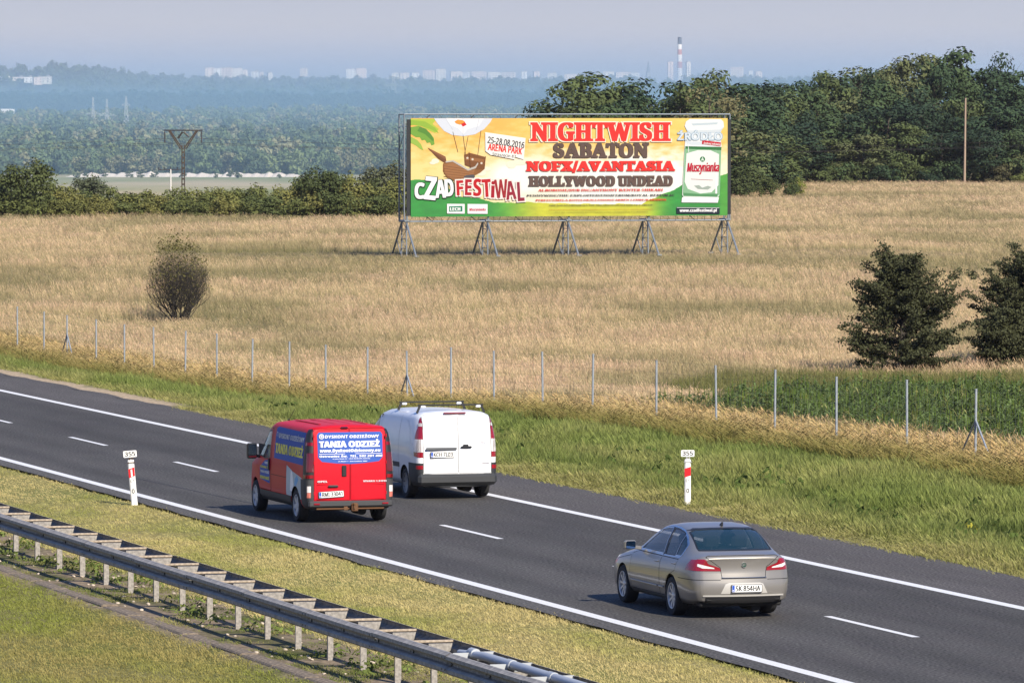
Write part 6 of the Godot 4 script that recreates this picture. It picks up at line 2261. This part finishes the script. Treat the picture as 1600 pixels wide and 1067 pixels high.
func bare_bush(at: Vector3) -> void:
	var o := thing("bare_bush", "oval nearly leafless bush of dark twigs alone in the dry field", "bush", at)
	o.scale = Vector3(1.12, 1.18, 1.12)
	var wood := Geo.new()
	var leaves := Geo.new()
	var stack := []
	for k in 17:
		var a := TAU * k / 17.0 + rng.randf() * 0.3
		var out := rng.randf_range(0.15, 0.75) if k % 3 else rng.randf_range(0.9, 1.5)
		stack.push_back([Vector3(cos(a) * 0.12, -0.05, sin(a) * 0.12), Vector3(cos(a) * out, 1.0, sin(a) * out).normalized(), 0.034, 0])
	var H := 3.8
	while stack.size():
		var b: Array = stack.pop_back()
		var p: Vector3 = b[0]
		var d: Vector3 = b[1]
		var r: float = b[2]
		var n := 4 if b[3] == 0 else 3
		for k in n:
			var t := p.y / H
			var ln := rng.randf_range(0.26, 0.42) * (1.0 if b[3] < 2 else 0.62)
			d = (d + Vector3(rng.randfn(), rng.randfn() * 0.5, rng.randfn()) * 0.16 + Vector3(0, 0.14, 0)).normalized()
			var q := p + d * ln
			var lim := 1.42 * pow(sin(clampf(0.20 + q.y / H * 0.78, 0, 1) * PI), 0.5)
			if Vector2(q.x, q.z).length() > lim or q.y > H:
				break
			wood.tube(p, q, r, r * 0.8, 4, false)
			r *= 0.8
			if b[3] < 4:
				for j in (2 if b[3] < 3 else 1):
					if rng.randf() < [0.9, 0.78, 0.68, 0.5][b[3]]:
						var a := rng.randf() * TAU
						stack.push_back([q, (d + Vector3(cos(a), rng.randf_range(-0.2, 0.5), sin(a)) * 0.75).normalized(), r * 0.62, b[3] + 1])
			if (t > 0.72 and rng.randf() < 0.55) or (b[3] > 2 and rng.randf() < 0.10):
				leaf_at(leaves, q + Vector3(rng.randfn(), rng.randfn(), rng.randfn()) * 0.05, Vector3(rng.randfn(), 1, rng.randfn()).normalized(), rng.randf_range(0.06, 0.11), Color.WHITE * rng.randf_range(0.7, 1.2))
			p = q
		if wood.v.size() > 700000:
			break
	part("twigs", wood, mat("dark twig", L(0.034, 0.029, 0.024), 0.9), o)
	part("leaf_buds", leaves, leaf_mat("yellowish buds", L(0.12, 0.11, 0.035)), o)


# ---------- far away ----------
func build_far() -> void:
	# woods of the valley: nobody could count these trees
	var far_crowns := []
	for k in 4:
		far_crowns.push_back(crown(8.5, 0.0, 10.0, 16, 30, 1.15, 1.9, 0.9, 0.9))
	var woods := [
		["valley_wood", "wide hazy mixed wood filling the valley behind the hedge", 2240.0, 4250.0, 8.2, 1.0, [L(0.125, 0.160, 0.065), L(0.10, 0.14, 0.06), L(0.19, 0.19, 0.10), L(0.07, 0.105, 0.055)]],
		["pine_wood", "dark blue-green line of woodland beyond the valley wood", 4900.0, 5500.0, 9.0, 1.35, [L(0.030, 0.048, 0.026), L(0.026, 0.042, 0.024)]],
		["hill_wood", "blue hazy woods on the hills below the town", 5900.0, 8600.0, 19.0, 1.7, [L(0.065, 0.10, 0.04), L(0.085, 0.115, 0.05), L(0.055, 0.085, 0.04)]],
	]
	for w in woods:
		for k in 4:
			var at := []
			var tints := []
			var far: float = w[2]
			while far < w[3]:
				var gap: float = w[4] * (1.0 if far < 2320 or w[2] > 3000 else 1.25) * 2.0
				var half := far * 0.098
				var side := -half + rng.randf() * gap
				while side < half:
					var sx := side + rng.randf_range(-0.5, 0.5) * gap
					var fy := far + rng.randf_range(-0.5, 0.5) * gap
					side += gap
					var u := 800.0 + 9600.0 * sx / fy
					if u > 900 and far < 5600: continue
					if far < 4500 and far > 3950.0 + 300.0 * smoothstep(180, 420, u) + noise.get_noise_2d(sx * 0.9, 3) * 200.0: continue
					if far > 6200 and far < 6960 and u > -40 and u < 84: continue
					if far > 5600 and noise.get_noise_2d(sx * 0.25, fy * 0.06) > 0.12: continue
					var q := from_ahead(sx, fy)
					var sc: float = w[5] * rng.randf_range(0.75, 1.25) * (0.75 + 0.25 * smoothstep(2230, 2400, far))
					at.push_back(Transform3D(Basis(Vector3.UP, rng.randf() * TAU).scaled(Vector3(sc, sc * rng.randf_range(0.85, 1.3), sc)), on_land(q.x, q.y)))
					var list: Array = w[6]
					tints.push_back(list[rng.randi() % list.size()] * rng.randf_range(0.8, 1.3))
				far += gap
			scatter(w[0], far_crowns[k], leaf_mat("far leaves", Color.WHITE), at, tints, w[1], "wood")
	# bare sand bank and bushes at the wood's foot
	var sand := Geo.new()
	for k in 60:
		var a := -158.0 + 1.5 * k
		var f0 := from_ahead(a, 2150.0)
		var f1 := from_ahead(a + 1.5, 2150.0)
		var b0 := from_ahead(a, 2175.0)
		var b1 := from_ahead(a + 1.5, 2175.0)
		var h0 := clampf(1.2 + noise.get_noise_2d(a * 14.0, 1) * 1.1, 0.4, 1.9) * smoothstep(-160.0, -150.0, a) * smoothstep(-68.0, -84.0, a)
		var h1 := clampf(1.2 + noise.get_noise_2d((a + 1.5) * 14.0, 1) * 1.1, 0.4, 1.9) * smoothstep(-160.0, -150.0, a) * smoothstep(-68.0, -84.0, a)
		sand.quad(on_land(f0.x, f0.y, -0.5), on_land(f1.x, f1.y, -0.5), on_land(b1.x, b1.y, h1), on_land(b0.x, b0.y, h0), Vector3(0, 1, 0.6))
	tag(part("sand_bank", sand, mat("pale sand", L(0.62, 0.54, 0.43), 0.95)), "", "", "", "structure")
	for k in 18:
		var side := rng.randf_range(-178.0, -66.0)
		var q := from_ahead(side, 2120.0 + rng.randf_range(-10, 40))
		var big := 0.62 if k in [4, 11] else rng.randf_range(0.12, 0.30)
		plant("valley_bush", "small bush before the pale sand bank" if big < 0.5 else "round grey-green bush standing before the sand bank", "bush", on_land(q.x, q.y), rng.randf() * 6, "bushes along the sand bank" if big < 0.5 else "larger bushes at the sand bank", far_crowns[k % 4], leaf_mat("valley bush leaves", L(0.09, 0.11, 0.05)), null, null, Vector3(big * 1.3, big, big * 1.3))
	# the town: [middle, distance, width, top, foot] in metres
	var walls := [L(0.78, 0.72, 0.62), L(0.78, 0.66, 0.57), L(0.82, 0.80, 0.76), L(0.76, 0.62, 0.53)]
	var blocks := [[-578, 7000, 10.2, 53.6, 48.0], [-562, 7000, 13.1, 52.6, 47.0], [-547, 6950, 10.1, 52.1, 45.8], [-533, 6900, 10.1, 51.6, 43.3], [-523, 6900, 10.1, 52.3, 44.1],
		[-443, 9000, 13.1, 78.7, 64.3], [-431, 9000, 12.2, 77.8, 63.5], [-413, 8900, 13.9, 77.9, 59.4], [-403, 9000, 15.0, 77.8, 60.0], [-392, 9000, 7.5, 75.0, 59.0], [-368, 8800, 9.2, 71.7, 55.1], [-363, 8900, 5.2, 71.4, 59.4], [-355, 9000, 6.6, 71.2, 60.7],
		[-315, 9300, 9.7, 80.1, 68.2], [-244, 9300, 14.5, 79.1, 62.5], [-229, 9300, 15.5, 80.1, 62.5], [-174, 9200, 10.5, 72.6, 60.1], [-161, 9200, 13.3, 72.6, 60.1], [-147, 9300, 11.6, 73.3, 60.6], [-127, 9400, 17.6, 77.9, 62.2], [-109, 9400, 14.6, 79.9, 62.2], [-85, 9300, 17.4, 75.2, 61.6], [-70, 9400, 10.8, 75.0, 62.2], [-51, 9400, 22.5, 76.0, 61.2], [-28, 9400, 19.5, 75.0, 61.2], [-5, 9400, 20.5, 75.0, 62.2], [18, 9300, 7.8, 75.2, 61.6], [37, 9400, 8.8, 76.0, 62.2], [61, 9300, 12.6, 73.3, 61.6],
		[90, 9300, 22.2, 71.4, 59.6], [111, 9400, 14.6, 71.1, 60.2], [129, 9300, 13.5, 72.3, 60.6], [146, 9300, 16.4, 75.2, 60.6], [169, 9400, 22.5, 75.0, 61.2], [190, 9500, 13.8, 74.7, 62.8], [250, 9700, 8.1, 93.3, 64.1], [278, 9700, 6.1, 93.3, 64.1], [352, 9600, 19.0, 84.4, 66.4], [373, 9600, 6.0, 78.4, 66.4], [385, 9600, 10.0, 77.4, 66.4]]
	for k in blocks.size():
		var b: Array = blocks[k]
		var q := from_ahead(b[0], b[1])
		var place: String = "on the wooded slope at far left" if k < 5 else ("in the left block cluster of the town" if k < 13 else ("in the hazy town left of the wood" if k < 29 else "in the hazy town above the wood"))
		var o := thing("apartment_block", "pale hazy apartment block " + place, "building", Vector3(q.x, b[4], q.y), -YAW + [0.25, -0.2, 0.1][k % 3], "apartment blocks " + place)
		var h: float = b[3] - b[4]
		var w: float = b[2]
		var g := Geo.new()
		g.block(Vector3(0, h / 2, 0), Vector3(w, h, 9.0))
		part("wall", g, mat("town wall %d" % (k % 4), walls[k % 4], 0.9), o)
		g = Geo.new()
		g.block(Vector3(0, h + 0.2, 0), Vector3(w + 0.4, 0.4, 9.4))
		g.block(Vector3(w * 0.2, h + 1.0, 0), Vector3(3.0, 1.4, 3.0))
		part("roof", g, mat("town roof", L(0.35, 0.33, 0.32), 0.9), o)
		var n := maxi(1, int(w / 4.5))
		for j in n:
			g = Geo.new()
			var x := -w / 2 + w * (j + 0.5) / n
			for f in int(h / 3.0):
				g.block(Vector3(x, h - 2.0 - 3.0 * f, 4.55), Vector3(1.6, 1.5, 0.2))
			tag(part("window_column", g, mat("town window", L(0.12, 0.14, 0.17), 0.4), o), "", "", "", "stuff")
	# striped chimney and church spire
	var q := from_ahead(259.3, 9500.0)
	var ch := thing("chimney", "tall red and white banded chimney with dark top above the town", "chimney", Vector3(q.x, 62.0, q.y))
	var bands := [[0.0, 20.0, 0], [20.0, 30.0, 1], [30.0, 41.0, 0], [41.0, 49.0, 1], [49.0, 57.0, 0], [57.0, 68.0, 2]]
	for b in bands:
		var g := Geo.new()
		g.tube(Vector3(0, b[0], 0), Vector3(0, b[1], 0), lerpf(4.6, 3.0, b[0] / 68.0), lerpf(4.6, 3.0, b[1] / 68.0), 16)
		part("band", g, [mat("chimney white", L(0.75, 0.73, 0.70), 0.9), mat("chimney red", L(0.42, 0.16, 0.13), 0.9), mat("chimney dark", L(0.05, 0.08, 0.12), 0.9)][b[2]], ch)
	q = from_ahead(213.0, 9600.0)
	var sp := thing("church_spire", "grey church spire left of the chimney", "spire", Vector3(q.x, 62.0, q.y))
	var g2 := Geo.new()
	g2.block(Vector3(0, 7, 0), Vector3(6, 14, 6))
	part("tower", g2, mat("spire wall", L(0.3, 0.3, 0.3), 0.9), sp)
	g2 = Geo.new()
	g2.tube(Vector3(0, 14, 0), Vector3(0, 33.5, 0), 3.6, 0.0, 8)
	part("spire", g2, mat("spire roof", L(0.12, 0.15, 0.16), 0.8), sp)
	lattice("lattice_pylon", "slim lattice pylon rising from the valley above billboard's left end", -96.4, 5000.0, 43.0, 4.6, [[0.55, 9.0], [0.72, 8.0], [0.88, 6.5]])
	lattice("lattice_pylon", "left lattice mast with a long cross arm in the far valley", -226.5, 3320.0, 18.5, 1.7, [[0.62, 4.2]])
	lattice("lattice_pylon", "middle lattice mast joined by cross arm in far valley", -219.0, 3320.0, 17.5, 1.7, [[0.62, 4.2]])
	lattice("lattice_pylon", "right narrow lattice mast in the far valley", -208.6, 3320.0, 19.0, 2.2, [[0.8, 2.4]])
	q = from_ahead(-320.5, 3900.0)
	var y0 := land(q.x, q.y)
	var sg := thing("far_hoarding", "small white hoarding above the trees at the left edge", "hoarding", Vector3(q.x, y0, q.y), -YAW)
	var fg := Geo.new()
	fg.block(Vector3(0, 11.2 - y0, 0), Vector3(9.0, 3.2, 0.3), 0.02)
	part("panel", fg, mat("hoarding white", L(0.75, 0.74, 0.72), 0.6), sg)
	fg = Geo.new()
	for k in 5:
		fg.block(Vector3(-2.4 + 1.25 * k, 11.1 - y0, 0.17), Vector3(0.8, 1.1, 0.04))
	part("marking", fg, mat("hoarding print", L(0.30, 0.24, 0.18), 0.6), sg)
	for x in [-2.2, 2.2]:
		fg = Geo.new()
		fg.tube(Vector3(x, 0, 0), Vector3(x, 9.7 - y0, 0), 0.12, 0.12, 6)
		part("leg", fg, mat("pylon steel", L(0.42, 0.44, 0.45), 0.6, 0.2), sg)


func _ready() -> void:
	rng.seed = 2016
	noise.seed = 3
	noise.frequency = 0.03
	noise.fractal_octaves = 4
	var cam := Camera3D.new()
	cam.name = "camera"
	cam.position = EYE
	cam.rotation = Vector3(-DIP, -YAW, 0)
	cam.fov = rad_to_deg(2.0 * atan(533.5 / 9600.0))
	cam.near = 0.5
	cam.far = 20000.0
	add_child(cam)
	cam.current = true
	var env := Environment.new()
	env.background_mode = Environment.BG_SKY
	var sky := Sky.new()
	var sm := ProceduralSkyMaterial.new()
	sm.sky_top_color = Color(0.30, 0.43, 0.66)
	sm.sky_horizon_color = Color(0.635, 0.648, 0.675)
	sm.sky_curve = 0.075
	sm.ground_bottom_color = Color(0.35, 0.34, 0.28)
	sm.ground_horizon_color = Color(0.6, 0.62, 0.62)
	sky.sky_material = sm
	env.sky = sky
	env.tonemap_mode = Environment.TONE_MAPPER_LINEAR
	env.tonemap_exposure = 1.6
	env.sdfgi_enabled = true
	env.ssao_enabled = true
	env.ssil_enabled = true
	env.fog_enabled = true
	env.fog_density = 0.00003
	env.fog_light_color = Color(0.93, 0.93, 0.96)
	env.volumetric_fog_enabled = true
	env.volumetric_fog_density = 0.0
	var we := WorldEnvironment.new()
	we.name = "environment"
	we.environment = env
	add_child(we)
	var sun := DirectionalLight3D.new()
	sun.name = "sun"
	sun.light_energy = 1.5
	sun.light_color = Color(1.0, 0.965, 0.905)
	sun.light_angular_distance = 0.5
	sun.shadow_enabled = true
	add_child(sun)
	var to_sun := Vector3(0.31, 1.0, 1.40).normalized()
	sun.look_at_from_position(to_sun * 100.0, Vector3.ZERO)
	# haze lying in the valley, and thinner haze over the hills and the town
	for q in [["valley_haze", 5200.0, 7400.0, 28.0, 0.00034, Color(0.66, 0.84, 0.94)], ["town_haze", 7200.0, 4400.0, 84.0, 0.00022, Color(0.74, 0.84, 0.95)]]:
		var fv := FogVolume.new()
		fv.name = q[0]
		fv.shape = RenderingServer.FOG_VOLUME_SHAPE_BOX
		var mid := from_ahead(0.0, q[1])
		fv.size = Vector3(2800.0, 100.0, q[2])
		fv.position = Vector3(mid.x, q[3] - 50.0, mid.y)
		fv.rotation.y = -YAW
		var fm := FogMaterial.new()
		fm.density = q[4]
		fm.albedo = q[5]
		fv.material = fm
		add_child(fv)
		tag(fv, "", "", "", "stuff")

	build_ground()
	build_road()
	build_far()
	build_trees()
	build_poles()
	build_billboard()
	build_fence()
	build_guard_rail()
	kilometre_post(Vector3(29.50, land(29.5, -129.8), -129.8), "leaning kilometre post 355 on the median beside the left edge line", 0.085, -1)
	kilometre_post(Vector3(41.0, land(41.0, -126.4), -126.4), "upright kilometre post 355 on the green verge right of the road", 0.0, 1)
	red_van()
	white_van()
	saloon_car()
	build_grass()
